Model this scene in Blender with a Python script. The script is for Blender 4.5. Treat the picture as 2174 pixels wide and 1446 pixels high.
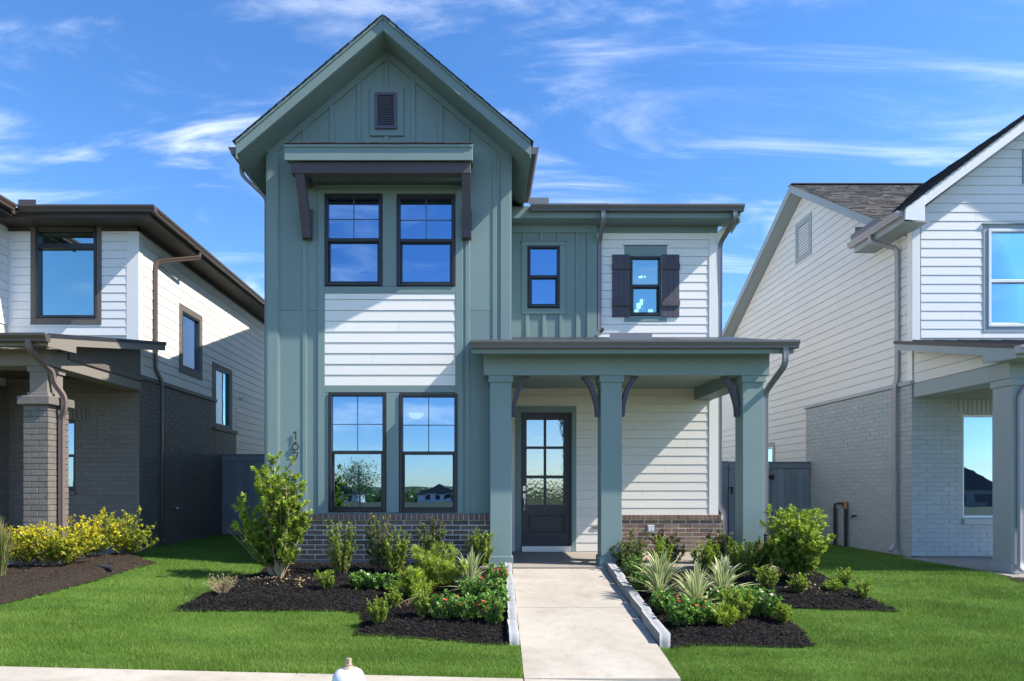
import bpy, math, random
import numpy as np
from mathutils import Vector, Matrix
random.seed(7); RNG = np.random.default_rng(11)
for o in list(bpy.data.objects): bpy.data.objects.remove(o)
SC = bpy.context.scene; COL = SC.collection

# ------------------------------------------------------------------ camera
FPX, CX, CY, EYE, IW, IH = 1378.0, 1020.0, 1030.0, 1.75, 2174.0, 1446.0   # focal length, horizon and vanishing point in photo pixels
cam = bpy.data.cameras.new('camera'); cam.sensor_width = 36.0; cam.lens = 36.0*FPX/IW
cam.shift_x = (IW/2-CX)/IW; cam.shift_y = (CY-IH/2)/IW; cam.clip_start = 0.05; cam.clip_end = 6000
camo = bpy.data.objects.new('camera', cam); COL.objects.link(camo)
camo.location = (0, 0, EYE); camo.rotation_euler = (math.radians(90), 0, 0); SC.camera = camo

# ------------------------------------------------------------------ sun, sky, exposure
TOSUN = Vector((1.0, -0.24, 1.03)).normalized()
SUN_EL = math.asin(TOSUN.z); SUN_ROT = math.atan2(TOSUN.x, TOSUN.y)
sun = bpy.data.lights.new('sun', 'SUN'); sun.energy = 3.7; sun.angle = math.radians(0.53); sun.color = (1.0, 0.94, 0.85)
suno = bpy.data.objects.new('sun', sun); COL.objects.link(suno)
suno.rotation_euler = TOSUN.to_track_quat('Z', 'Y').to_euler(); suno.location = (20, -8, 25)
SC.view_settings.view_transform = 'Standard'; SC.view_settings.look = 'None'
SC.view_settings.gamma = 1.0; SC.view_settings.use_curve_mapping = False
SC.view_settings.exposure = 1.36

world = bpy.data.worlds.new('World'); SC.world = world; world.use_nodes = True
nt = world.node_tree; nt.nodes.clear(); L = nt.links.new
def wn(t, **k):
    n = nt.nodes.new(t)
    for a, v in k.items(): setattr(n, a, v)
    return n
def wmath(op, a, b=None, clamp=False):
    n = wn('ShaderNodeMath', operation=op, use_clamp=clamp)
    for i, v in enumerate((a, b)):
        if v is None: continue
        if isinstance(v, (int, float)): n.inputs[i].default_value = v
        else: L(v, n.inputs[i])
    return n.outputs[0]
sky = wn('ShaderNodeTexSky', sky_type='NISHITA', sun_disc=False, sun_elevation=SUN_EL, sun_rotation=SUN_ROT,
         altitude=500.0, air_density=1.0, dust_density=0.15, ozone_density=4.0)
tc = wn('ShaderNodeTexCoord'); sep = wn('ShaderNodeSeparateXYZ'); L(tc.outputs['Generated'], sep.inputs[0])
zc = wmath('ADD', wmath('MAXIMUM', sep.outputs[2], 0.0), 0.16)
comb = wn('ShaderNodeCombineXYZ'); L(wmath('DIVIDE', sep.outputs[0], zc), comb.inputs[0]); L(wmath('DIVIDE', sep.outputs[1], zc), comb.inputs[1])
def cloud(rot, scale, nscale, detail, rough, lo, hi, dist, seed):
    m = wn('ShaderNodeMapping'); m.inputs['Rotation'].default_value = (0, 0, math.radians(rot)); m.inputs['Scale'].default_value = scale
    m.inputs['Location'].default_value = (seed, seed*1.7, seed*.3); L(comb.outputs[0], m.inputs[0])
    n = wn('ShaderNodeTexNoise'); n.inputs['Scale'].default_value = nscale; n.inputs['Detail'].default_value = detail
    n.inputs['Roughness'].default_value = rough; n.inputs['Distortion'].default_value = dist; L(m.outputs[0], n.inputs[0])
    r = wn('ShaderNodeMapRange', interpolation_type='SMOOTHSTEP'); r.inputs[1].default_value = lo; r.inputs[2].default_value = hi; L(n.outputs[0], r.inputs[0])
    return r.outputs[0]
cirrus = cloud(-40, (0.75, 2.4, 1), 1.9, 11, .60, .49, .88, .75, 4.4)
mask = cloud(20, (1, 1, 1), .75, 3, .5, .32, .62, .2, 6.6)
puff = cloud(0, (1, 1, 1), 1.1, 10, .6, .53, .74, .15, 2.4)
low = wn('ShaderNodeMapRange', interpolation_type='SMOOTHSTEP'); low.inputs[1].default_value = .52; low.inputs[2].default_value = .22; L(sep.outputs[2], low.inputs[0])
cl = wmath('MULTIPLY', wmath('MULTIPLY', cirrus, mask), .85)
pf = wmath('MULTIPLY', wmath('MULTIPLY', puff, low.outputs[0]), .85)
fac = wmath('MAXIMUM', cl, pf, clamp=True)
hs = wn('ShaderNodeHueSaturation'); hs.inputs['Hue'].default_value = 0.504; hs.inputs['Saturation'].default_value = 1.2; hs.inputs['Value'].default_value = 1.0; L(sky.outputs[0], hs.inputs['Color'])
mix = wn('ShaderNodeMix', data_type='RGBA'); L(fac, mix.inputs[0]); L(hs.outputs[0], mix.inputs[6]); mix.inputs[7].default_value = (6.6, 6.85, 7.2, 1)
bg = wn('ShaderNodeBackground'); bg.inputs['Strength'].default_value = 0.110; L(mix.outputs[2], bg.inputs['Color'])
out = wn('ShaderNodeOutputWorld'); L(bg.outputs[0], out.inputs['Surface'])

# ------------------------------------------------------------------ helpers: pixels, terrain
def PX(px, Y): return (px-CX)*Y/FPX
def PZ(py, Y): return EYE-(py-CY)*Y/FPX
def P(px, py, Y): return (PX(px, Y), Y, PZ(py, Y))
YS = 5.87                                  # house-side edge of the pavement
XS = [-40, -12, -6.4, -3.4, 0, 4.4, 8.2, 14, 40]; ZT = [.62, .60, .54, .47, .43, .41, .385, .38, .38]
def cross(x): return -0.0235*(np.clip(x, -12, 12)-.4)
def tz(x, y):
    x = np.asarray(x, float); y = np.asarray(y, float)
    s = cross(x)
    top = np.interp(x, XS, ZT)
    l = np.clip((-2.0-x)/3.5, 0, 1); l = l*l*(3-2*l)
    t = np.clip((y-YS)/(9.9-YS), 0, 1); tl = np.clip((y-YS)/(9.4-YS), 0, 1)
    t = t*(1-l)+tl*l
    return s+(top-s)*t
def G(px, py):
    lo, hi = 3.0, 40.0
    f = lambda Y: PZ(py, Y)-float(tz(PX(px, Y), Y))
    Y = lo
    while Y < hi and f(Y) > 0: Y += .02
    return (PX(px, Y), Y)

# ------------------------------------------------------------------ helpers: meshes and objects
OFF = {}
class W:                                    # a wall plane: u along it, n out of it, z up
    def __init__(s, ox, oy, rot):
        a = math.radians(rot); s.o = (ox, oy); s.u = (math.cos(a), math.sin(a)); s.n = (math.sin(a), -math.cos(a)); s.a = a
    def pt(s, u, n, z): return (s.o[0]+u*s.u[0]+n*s.n[0], s.o[1]+u*s.u[1]+n*s.n[1], z)
class MB:
    def __init__(s): s.v = []; s.f = []; s.sm = False
    def add(s, vs, fs):
        b = len(s.v); s.v += [tuple(v) for v in vs]; s.f += [tuple(i+b for i in f) for f in fs]; return s
    def box(s, x0, x1, y0, y1, z0, z1, c=0.0, T=None):
        if T is None: T = lambda a, b, c_: (a, b, c_)
        if c <= 0:
            vs = [T(x, y, z) for z in (z0, z1) for y in (y0, y1) for x in (x0, x1)]
            return s.add(vs, [(0,2,3,1),(4,5,7,6),(0,1,5,4),(2,6,7,3),(0,4,6,2),(1,3,7,5)])
        c = min(c, .45*abs(x1-x0), .45*abs(y1-y0), .45*abs(z1-z0))
        C = ((x0+x1)/2, (y0+y1)/2, (z0+z1)/2); H = (abs(x1-x0)/2, abs(y1-y0)/2, abs(z1-z0)/2)
        idx = {}; vs = []
        for sx in (-1,1):
            for sy in (-1,1):
                for sz in (-1,1):
                    for ax in range(3):
                        h = [H[i] if i == ax else H[i]-c for i in range(3)]
                        idx[(sx,sy,sz,ax)] = len(vs)
                        vs.append(T(C[0]+sx*h[0], C[1]+sy*h[1], C[2]+sz*h[2]))
        fs = []
        I = lambda a, b, d, ax: idx[(a,b,d,ax)]
        for q in (-1,1):
            fs.append((I(q,-1,-1,0),I(q,1,-1,0),I(q,1,1,0),I(q,-1,1,0)))
            fs.append((I(-1,q,-1,1),I(1,q,-1,1),I(1,q,1,1),I(-1,q,1,1)))
            fs.append((I(-1,-1,q,2),I(1,-1,q,2),I(1,1,q,2),I(-1,1,q,2)))
            for r in (-1,1):
                fs.append((I(q,r,-1,0),I(q,r,1,0),I(q,r,1,1),I(q,r,-1,1)))
                fs.append((I(q,-1,r,0),I(q,1,r,0),I(q,1,r,2),I(q,-1,r,2)))
                fs.append((I(-1,q,r,1),I(1,q,r,1),I(1,q,r,2),I(-1,q,r,2)))
                for t in (-1,1): fs.append((I(q,r,t,0),I(q,r,t,1),I(q,r,t,2)))
        return s.add(vs, fs)
    def wbox(s, w, u0, u1, n0, n1, z0, z1, c=0.0): return s.box(u0, u1, n0, n1, z0, z1, c, w.pt)
    def prism(s, pts, vec):
        n = len(pts); vs = list(pts)+[tuple(p[i]+vec[i] for i in range(3)) for p in pts]
        return s.add(vs, [tuple(range(n)), tuple(range(2*n-1, n-1, -1))]+[(i, (i+1) % n, n+(i+1) % n, n+i) for i in range(n)])
    def wprism(s, w, poly, n0, n1):         # polygon in (u,z) pushed out from n0 to n1
        a = [w.pt(u, n0, z) for u, z in poly]; b = [w.pt(u, n1, z) for u, z in poly]; n = len(poly)
        return s.add(a+b, [tuple(range(n)), tuple(range(2*n-1, n-1, -1))]+[(i, (i+1) % n, n+(i+1) % n, n+i) for i in range(n)])
    def tube(s, path, rad, seg=8, caps=True, prof=None, ref=(0,0,1)):
        path = [Vector(p) for p in path]; n = len(path); rings = []
        if not hasattr(rad, '__len__'): rad = [rad]*n
        b = len(s.v); m = seg if prof is None else len(prof)
        prev = None
        for i, p in enumerate(path):
            t = (path[min(i+1, n-1)]-path[max(i-1, 0)]).normalized()
            if prev is None:
                r = Vector(ref)
                if abs(t.dot(r)) > .95: r = Vector((1,0,0)) if abs(t.x) < .9 else Vector((0,1,0))
                e1 = (r-t*r.dot(t)).normalized()
            else: e1 = (prev-t*prev.dot(t)).normalized()
            prev = e1; e2 = t.cross(e1)
            k = 1.0
            if 0 < i < n-1:
                d = (path[i]-path[i-1]).normalized().dot((path[i+1]-path[i]).normalized()); k = 1/max(.6, math.sqrt(max(.1, (1+d)/2)))
            for j in range(m):
                if prof is None: a = 2*math.pi*j/seg; x, y = math.cos(a)*rad[i], math.sin(a)*rad[i]
                else: x, y = prof[j][0]*rad[i], prof[j][1]*rad[i]
                s.v.append(tuple(p+e1*x*(k if prof else 1)+e2*y*(k if prof else 1)))
        for i in range(n-1):
            for j in range(m): s.f.append((b+i*m+j, b+i*m+(j+1) % m, b+(i+1)*m+(j+1) % m, b+(i+1)*m+j))
        if caps: s.f.append(tuple(b+j for j in range(m))[::-1]); s.f.append(tuple(b+(n-1)*m+j for j in range(m)))
        return s
    def lathe(s, c, prof, seg=20, axis='z'):
        b = len(s.v); n = len(prof)
        for r, h in prof:
            for j in range(seg):
                a = 2*math.pi*j/seg; x, y = r*math.cos(a), r*math.sin(a)
                p = (x, y, h) if axis == 'z' else ((h, x, y) if axis == 'x' else (x, h, y))
                s.v.append((c[0]+p[0], c[1]+p[1], c[2]+p[2]))
        for i in range(n-1):
            for j in range(seg): s.f.append((b+i*seg+j, b+i*seg+(j+1) % seg, b+(i+1)*seg+(j+1) % seg, b+(i+1)*seg+j))
        s.f.append(tuple(b+j for j in range(seg))[::-1]); s.f.append(tuple(b+(n-1)*seg+j for j in range(seg)))
        return s
    def mesh(s, name, mats, smooth=False):
        me = bpy.data.meshes.new(name); me.from_pydata(s.v, [], s.f)
        for m in (mats if isinstance(mats, (list, tuple)) else [mats]): me.materials.append(m)
        if smooth or s.sm: me.polygons.foreach_set('use_smooth', [True]*len(me.polygons))
        return me
    def build(s, name, mat, parent=None, smooth=False, **tags):
        return put(name, s.mesh(name, mat, smooth), parent, **tags)
def put(name, me, parent=None, loc=(0,0,0), rot=None, scale=None, **tags):
    o = bpy.data.objects.new(name, me); COL.objects.link(o)
    if parent is not None:
        o.parent = parent; pw = OFF[parent.name]; o.location = (loc[0]-pw[0], loc[1]-pw[1], loc[2]-pw[2])
    else: o.location = loc
    OFF[o.name] = loc
    if rot is not None: o.rotation_euler = rot
    if scale is not None: o.scale = scale
    for k, v in tags.items(): o[k] = v
    return o
def thing(name, label, cat, loc, group=None):
    o = bpy.data.objects.new(name, None); COL.objects.link(o); o.location = loc; o.empty_display_size = .2
    OFF[o.name] = tuple(loc); o['label'] = label; o['category'] = cat
    if group: o['group'] = group
    return o
def np_mesh(name, V, F, mat, smooth=False):     # V (n,3), F (m,3) or (m,4)
    me = bpy.data.meshes.new(name); V = np.asarray(V, np.float32); F = np.asarray(F, np.int32); k = F.shape[1]
    me.vertices.add(len(V)); me.vertices.foreach_set('co', V.ravel())
    me.loops.add(F.size); me.loops.foreach_set('vertex_index', F.ravel())
    me.polygons.add(len(F)); me.polygons.foreach_set('loop_start', np.arange(0, F.size, k, dtype=np.int32))
    try: me.polygons.foreach_set('loop_total', np.full(len(F), k, np.int32))
    except Exception: pass
    for m in (mat if isinstance(mat, (list, tuple)) else [mat]): me.materials.append(m)
    me.update(calc_edges=True)
    if smooth: me.polygons.foreach_set('use_smooth', np.ones(len(F), bool))
    return me

# ------------------------------------------------------------------ materials
class NT:
    def __init__(s, name):
        s.m = bpy.data.materials.new(name); s.m.use_nodes = True; s.t = s.m.node_tree; s.t.nodes.clear()
        s.out = s.n('ShaderNodeOutputMaterial')
    def n(s, t, **k):
        x = s.t.nodes.new(t)
        for a, v in k.items(): setattr(x, a, v)
        return x
    def l(s, a, b): s.t.links.new(a, b)
    def val(s, node, key, v):
        if isinstance(v, (int, float, tuple, list)): node.inputs[key].default_value = v
        else: s.l(v, node.inputs[key])
    def math(s, op, a, b=0.0, clamp=False):
        x = s.n('ShaderNodeMath', operation=op, use_clamp=clamp); s.val(x, 0, a); s.val(x, 1, b); return x.outputs[0]
    def noise(s, vec, scale, detail=4, rough=.55, dist=0.0):
        x = s.n('ShaderNodeTexNoise'); s.val(x, 'Scale', scale); s.val(x, 'Detail', detail); s.val(x, 'Roughness', rough); s.val(x, 'Distortion', dist)
        if vec is not None: s.l(vec, x.inputs[0])
        return x.outputs[0]
    def coord(s, kind='Object', scale=(1,1,1)):
        x = s.n('ShaderNodeTexCoord'); m = s.n('ShaderNodeMapping'); m.inputs['Scale'].default_value = scale; s.l(x.outputs[kind], m.inputs[0]); return m.outputs[0]
    def pos(s, scale=(1,1,1)):
        x = s.n('ShaderNodeNewGeometry'); m = s.n('ShaderNodeMapping'); m.inputs['Scale'].default_value = scale; s.l(x.outputs['Position'], m.inputs[0]); return m.outputs[0]
    def ramp(s, f, stops, interp='LINEAR'):
        x = s.n('ShaderNodeValToRGB'); x.color_ramp.interpolation = interp; e = x.color_ramp.elements
        while len(e) < len(stops): e.new(.5)
        for q, (p, c) in zip(e, stops): q.position = p; q.color = (*c, 1)
        s.l(f, x.inputs[0]); return x.outputs[0]
    def mix(s, f, a, b, mode='MIX'):
        x = s.n('ShaderNodeMix', data_type='RGBA', blend_type=mode); s.val(x, 0, f)
        for i, v in ((6, a), (7, b)): s.val(x, i, (*v, 1) if isinstance(v, tuple) and len(v) == 3 else v)
        return x.outputs[2]
    def range(s, f, a, b, c, d):
        x = s.n('ShaderNodeMapRange'); s.l(f, x.inputs[0])
        for i, v in enumerate((a, b, c, d)): x.inputs[i+1].default_value = v
        return x.outputs[0]
    def rnd(s):
        o = s.n('ShaderNodeObjectInfo').outputs['Random']; g = s.n('ShaderNodeNewGeometry').outputs['Random Per Island']
        return s.math('FRACT', s.math('ADD', o, g))
    def island(s): return s.n('ShaderNodeNewGeometry').outputs['Random Per Island']
    def bump(s, h, strength=.3, dist=.01):
        x = s.n('ShaderNodeBump'); x.inputs['Strength'].default_value = strength; x.inputs['Distance'].default_value = dist; s.l(h, x.inputs['Height']); return x.outputs[0]
    def bsdf(s, col, rough=.5, normal=None, metal=0.0, spec=.5, **k):
        b = s.n('ShaderNodeBsdfPrincipled'); s.val(b, 'Base Color', (*col, 1) if isinstance(col, tuple) and len(col) == 3 else col)
        s.val(b, 'Roughness', rough); s.val(b, 'Metallic', metal); s.val(b, 'Specular IOR Level', spec)
        if normal is not None: s.l(normal, b.inputs['Normal'])
        for a, v in k.items(): s.val(b, a, v)
        return b.outputs[0]
    def done(s, sh): s.l(sh, s.out.inputs['Surface']); return s.m
def sc3(c, k): return tuple(min(1, x*k) for x in c)
def paint(name, col, rough=.55, var=.05, grain=(3, 3, 3), bump=.12, obj=.05, spec=.35, dirt=.0):
    t = NT(name); p = t.pos(grain); n1 = t.noise(p, 14, 6, .6); n2 = t.noise(t.pos(), .9, 3, .5)
    v = t.math('ADD', t.math('MULTIPLY', n1, .5), t.math('MULTIPLY', n2, .5))
    c = t.mix(t.range(v, .3, .7, 0, 1), sc3(col, 1-var), sc3(col, 1+var))
    if obj: c = t.mix(1.0, c, t.ramp(t.rnd(), [(0, (1-obj,)*3), (1, (1, 1, 1))]), 'MULTIPLY')
    if dirt:
        d = t.noise(t.pos((1.5, 1.5, .5)), 2.0, 7, .7); c = t.mix(t.range(d, .55, .8, 0, dirt), c, sc3(col, .72))
    return t.done(t.bsdf(c, rough, t.bump(n1, bump, .004), spec=spec))
H = (1.2, 1.2, 30); V = (26, 26, 1.0)          # grain along the board: lying, standing
M = {}
TEAL = (.200, .275, .262)
M['teal'] = paint('teal_paint', TEAL, grain=V, bump=.22, obj=.10, var=.07); M['teal_h'] = paint('teal_paint_lying', TEAL, grain=H, bump=.22, obj=.08, var=.07)
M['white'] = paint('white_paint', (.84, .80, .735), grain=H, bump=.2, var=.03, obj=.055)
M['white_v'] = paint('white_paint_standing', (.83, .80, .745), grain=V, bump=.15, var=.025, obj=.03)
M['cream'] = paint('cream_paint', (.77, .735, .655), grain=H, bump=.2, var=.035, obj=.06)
M['cream_v'] = paint('cream_paint_standing', (.78, .75, .69), grain=V, bump=.15, var=.03, obj=.03)
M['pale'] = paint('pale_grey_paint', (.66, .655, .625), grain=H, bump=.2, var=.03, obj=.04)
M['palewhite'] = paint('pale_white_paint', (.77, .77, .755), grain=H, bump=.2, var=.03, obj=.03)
M['palewhite_v'] = paint('pale_white_standing', (.75, .75, .735), grain=V, bump=.15, var=.03, obj=.03)
M['stain'] = paint('dark_wood_stain', (.085, .074, .084), rough=.6, var=.22, grain=H, bump=.45, spec=.3)
M['stain_v'] = paint('dark_wood_stain_standing', (.085, .080, .100), rough=.6, var=.22, grain=V, bump=.4, spec=.3)
M['gutter'] = paint('brown_grey_gutter', (.135, .125, .125), rough=.38, var=.05, bump=.03, spec=.5)
M['downspout'] = paint('grey_downspout', (.19, .19, .205), rough=.38, var=.05, bump=.03, spec=.5)
M['gutter_b'] = paint('brown_gutter', (.088, .066, .056), rough=.35, var=.05, bump=.03, spec=.5)
M['brown_trim'] = paint('brown_trim', (.135, .115, .098), grain=V, bump=.15)
M['taupe'] = paint('taupe_paint', (.215, .19, .162), grain=V, bump=.15)
M['dark_soffit'] = paint('dark_soffit', (.070, .055, .048), grain=H, bump=.1)
M['greyblue'] = paint('grey_blue_trim', (.30, .345, .36), grain=H, bump=.12)
M['greyblue_v'] = paint('grey_blue_trim_standing', (.30, .345, .36), grain=V, bump=.12)
M['mauve'] = paint('mauve_grey_downspout', (.36, .34, .36), rough=.4, var=.04, bump=.03)
M['mauve_brown'] = paint('mauve_brown_downspout', (.17, .125, .112), rough=.4, var=.05, bump=.03)
M['vent'] = paint('purple_grey_vent', (.105, .100, .130), rough=.5, var=.05)
M['black'] = paint('black_vinyl', (.017, .017, .022), rough=.35, var=.1, bump=.04, spec=.5)
M['whitevinyl'] = paint('white_vinyl', (.78, .79, .80), rough=.4, var=.02, bump=.02)
M['doorpaint'] = paint('aubergine_door_paint', (.026, .023, .036), rough=.38, var=.1, grain=V, bump=.12, spec=.5)
M['fence'] = paint('slate_blue_fence', (.20, .24, .275), rough=.7, var=.22, grain=(20, 20, 1.3), bump=.5, obj=.22, spec=.25)
M['blackiron'] = paint('black_iron', (.012, .012, .013), rough=.45, var=.1)
M['rubber'] = paint('black_corrugated_plastic', (.03, .03, .033), rough=.4, var=.1, bump=.05)
M['metalroof'] = paint('dark_standing_seam', (.030, .034, .042), rough=.4, var=.08, bump=.05)
M['plaster'] = paint('room_plaster', (.55, .53, .49), rough=.8, var=.03, bump=.05, obj=0)
M['roomfloor'] = paint('room_floor', (.20, .14, .09), rough=.5, var=.1)
M['hydrantwhite'] = paint('hydrant_white', (.74, .75, .76), rough=.32, var=.04, bump=.06, spec=.5, dirt=.35)
def metal(name, col, rough, m=1.0):
    t = NT(name); n = t.noise(t.pos(), 40, 4); return t.done(t.bsdf(t.mix(n, sc3(col, .8), sc3(col, 1.15)), rough, t.bump(n, .05, .002), metal=m))
M['nickel'] = metal('brushed_nickel', (.62, .58, .52), .28); M['alu'] = metal('aluminium_sill', (.62, .62, .64), .42)
M['brass'] = metal('worn_brass', (.50, .38, .27), .55, .6); M['copper'] = metal('copper_pipe', (.55, .25, .12), .4)
def brickmat(name, stops, var=.12, rough=.85, paintlike=False):
    t = NT(name); r = t.rnd(); c = t.ramp(r, stops); p = t.pos()
    n = t.noise(p, 60, 8, .7); n2 = t.noise(p, 9, 5, .6)
    c = t.mix(1.0, c, t.ramp(t.math('ADD', t.math('MULTIPLY', n, .5), t.math('MULTIPLY', n2, .5)), [(.25, (1-var*2,)*3), (.75, (1+var,)*3)]), 'MULTIPLY')
    return t.done(t.bsdf(c, rough, t.bump(t.math('ADD', n, n2), .55 if not paintlike else .35, .006), spec=.25))
M['brick'] = brickmat('brown_brick', [(0, (.175, .115, .092)), (.3, (.24, .150, .112)), (.55, (.125, .096, .088)), (.8, (.28, .18, .13)), (1, (.20, .132, .108))], .16)
M['brick_b'] = brickmat('red_brown_brick', [(0, (.19, .112, .085)), (.3, (.225, .140, .10)), (.6, (.14, .09, .074)), (.85, (.26, .185, .122)), (1, (.18, .112, .088))], .14)
M['brick_rowlock'] = brickmat('rowlock_brick', [(0, (.21, .132, .106)), (.5, (.25, .155, .12)), (1, (.165, .112, .097))], .14)
M['mortar'] = brickmat('pale_mortar', [(0, (.66, .63, .57)), (1, (.68, .65, .59))], .1)
M['pbrick_d'] = brickmat('dark_painted_brick', [(0, (.150, .134, .119)), (1, (.175, .157, .139))], .07, .55, True)
M['pbrick_dm'] = brickmat('dark_painted_mortar', [(0, (.142, .127, .113)), (1, (.147, .131, .117))], .07, .6, True)
M['pbrick_t'] = brickmat('taupe_painted_brick', [(0, (.150, .134, .119)), (1, (.175, .157, .139))], .06, .6, True)
M['pbrick_tm'] = brickmat('taupe_painted_mortar', [(0, (.142, .127, .113)), (1, (.147, .131, .117))], .06, .6, True)
M['pbrick_g'] = brickmat('grey_painted_brick', [(0, (.35, .385, .40)), (1, (.39, .425, .44))], .05, .6, True)
M['pbrick_gm'] = brickmat('grey_painted_mortar', [(0, (.325, .36, .375)), (1, (.335, .37, .385))], .05, .6, True)
def concrete(name, a, b, stain=.35, speck=True):
    t = NT(name); p = t.pos(); n1 = t.noise(p, 1.3, 6, .65, .4); n2 = t.noise(p, 9, 7, .7); n3 = t.noise(p, 160, 3, .6)
    c = t.mix(t.range(n1, .35, .68, 0, 1), a, b)
    c = t.mix(t.range(n2, .50, .72, 0, stain), c, sc3(b, .62))
    if speck:
        s = t.noise(t.pos((1, 1, 1)), 34, 2, .5); c = t.mix(t.range(s, .74, .80, 0, .55), c, sc3(b, .35))
        br = t.noise(t.pos((3, 60, 3)), 4, 3, .6); c = t.mix(t.range(br, .35, .7, 0, .10), c, sc3(b, .7))
        vo = t.n('ShaderNodeTexVoronoi', feature='DISTANCE_TO_EDGE'); vo.inputs['Scale'].default_value = .55; wv = t.n('ShaderNodeVectorMath', operation='ADD'); t.l(t.pos(), wv.inputs[0])
        wn_ = t.n('ShaderNodeTexNoise'); wn_.inputs['Scale'].default_value = 5; wn_.inputs['Detail'].default_value = 6; ws = t.n('ShaderNodeVectorMath', operation='SCALE'); ws.inputs[3].default_value = .18; t.l(wn_.outputs['Color'], ws.inputs[0]); t.l(ws.outputs[0], wv.inputs[1]); t.l(wv.outputs[0], vo.inputs['Vector'])
        ck = t.math('MULTIPLY', t.range(vo.outputs['Distance'], 0, .0035, 1, 0), t.range(t.noise(t.pos(), .7, 2), .50, .60, 0, .6), True); c = t.mix(ck, c, sc3(b, .35))
        bl = t.noise(t.pos((1, 1, 1)), 2.6, 5, .6); c = t.mix(t.range(bl, .56, .70, 0, .30), c, sc3(b, .66))
    c = t.mix(1.0, c, t.ramp(t.rnd(), [(0, (.92,)*3), (1, (1,)*3)]), 'MULTIPLY')
    return t.done(t.bsdf(c, .85, t.bump(t.math('ADD', t.math('MULTIPLY', n3, .5), n2), .25, .004), spec=.25))
M['concrete'] = concrete('warm_concrete', (.46, .42, .355), (.37, .325, .265))
M['slab'] = concrete('slab_concrete', (.30, .28, .26), (.24, .22, .20), .4, False)
M['porchfloor'] = concrete('porch_concrete', (.32, .285, .24), (.26, .225, .185), .3, False)
M['granite'] = concrete('split_granite', (.33, .33, .335), (.27, .27, .275), .4)
M['asphalt'] = concrete('asphalt', (.055, .055, .057), (.042, .042, .044), .2, False)
def shingle(name, a, b):
    t = NT(name); r = t.rnd(); n = t.noise(t.pos(), 120, 4, .7); c = t.mix(t.math('ADD', t.math('MULTIPLY', r, .75), t.math('MULTIPLY', n, .25)), a, b)
    return t.done(t.bsdf(c, .9, t.bump(n, .5, .005), spec=.2))
M['shingle'] = shingle('grey_shingle', (.105, .096, .088), (.185, .168, .152)); M['shingle_dark'] = shingle('dark_shingle', (.030, .030, .032), (.055, .055, .06))
def glass(name, refl, tint, dark, wavy=0.0, wscale=3.0):
    t = NT(name); nrm = None
    if wavy: nrm = t.bump(t.noise(t.pos((1, 1, .6) if wscale > 20 else (1, 1, 1)), wscale, 2, .5), wavy, .02)
    g = t.n('ShaderNodeBsdfGlossy'); g.inputs['Roughness'].default_value = .0 if wscale < 20 else .03; g.inputs['Color'].default_value = (*tint, 1)
    if nrm is not None: t.l(nrm, g.inputs['Normal'])
    tr = t.n('ShaderNodeBsdfTransparent'); tr.inputs['Color'].default_value = (*dark, 1)
    fr = t.n('ShaderNodeFresnel'); fr.inputs['IOR'].default_value = 1.5
    m = t.n('ShaderNodeMixShader'); t.l(t.math('ADD', fr.outputs[0], refl, True), m.inputs[0]); t.l(tr.outputs[0], m.inputs[1]); t.l(g.outputs[0], m.inputs[2])
    return t.done(m.outputs[0])
M['glass'] = glass('window_glass', .40, (.45, .69, 1.0), (.50, .60, .62), .05, 1.6)
M['glass_clear'] = glass('clear_window_glass', .34, (.75, .95, .98), (.62, .82, .80), .03, 1.6)
M['glass_door'] = glass('rain_glass', .42, (.66, .80, .95), (.4, .45, .45), .05, 26)
def emit(name, col, k):
    t = NT(name); e = t.n('ShaderNodeEmission'); e.inputs['Color'].default_value = (*col, 1); e.inputs['Strength'].default_value = k; return t.done(e.outputs[0])
M['lampglow'] = emit('lit_lamp_glass', (1.0, .80, .58), .8); M['downlight'] = emit('lit_downlight', (1.0, .96, .90), 1.1)
def leafmat(name, stops, trans=.45, rough=.45, spec=.4):
    t = NT(name); c = t.ramp(t.island(), stops); n = t.noise(t.pos(), 3, 2); c = t.mix(1.0, c, t.ramp(n, [(.3, (.82,)*3), (.7, (1.1,)*3)]), 'MULTIPLY')
    b = t.bsdf(c, rough, spec=spec); tr = t.n('ShaderNodeBsdfTranslucent'); t.l(t.mix(1.0, c, (1.0, .95, .45), 'MULTIPLY'), tr.inputs['Color'])
    m = t.n('ShaderNodeMixShader'); m.inputs[0].default_value = trans; t.l(b, m.inputs[1]); t.l(tr.outputs[0], m.inputs[2]); return t.done(m.outputs[0])
M['leaf_mid'] = leafmat('mid_green_leaf', [(0, (.12, .20, .035)), (.6, (.20, .30, .055)), (1, (.30, .39, .08))])
M['leaf_yg'] = leafmat('yellow_green_leaf', [(0, (.22, .36, .045)), (.6, (.34, .48, .06)), (1, (.50, .58, .09))])
M['leaf_dark'] = leafmat('dark_green_leaf', [(0, (.075, .135, .04)), (.6, (.13, .21, .06)), (1, (.21, .29, .10))], .35, .4)
M['leaf_box'] = leafmat('box_green_leaf', [(0, (.13, .225, .03)), (.5, (.21, .33, .048)), (1, (.36, .44, .07))])
M['leaf_bronze'] = leafmat('bronze_leaf', [(0, (.28, .15, .06)), (.5, (.34, .22, .09)), (1, (.22, .24, .07))])
M['leaf_yellow'] = leafmat('yellow_leaf', [(0, (.50, .48, .025)), (.5, (.70, .60, .03)), (1, (.82, .72, .06))], .4)
M['leaf_lime'] = leafmat('lime_leaf', [(0, (.12, .22, .02)), (.5, (.24, .33, .03)), (1, (.38, .42, .04))], .4)
M['leaf_vinca'] = leafmat('vinca_leaf', [(0, (.09, .21, .035)), (.6, (.155, .32, .055)), (1, (.26, .43, .08))], .25, .35)
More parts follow.
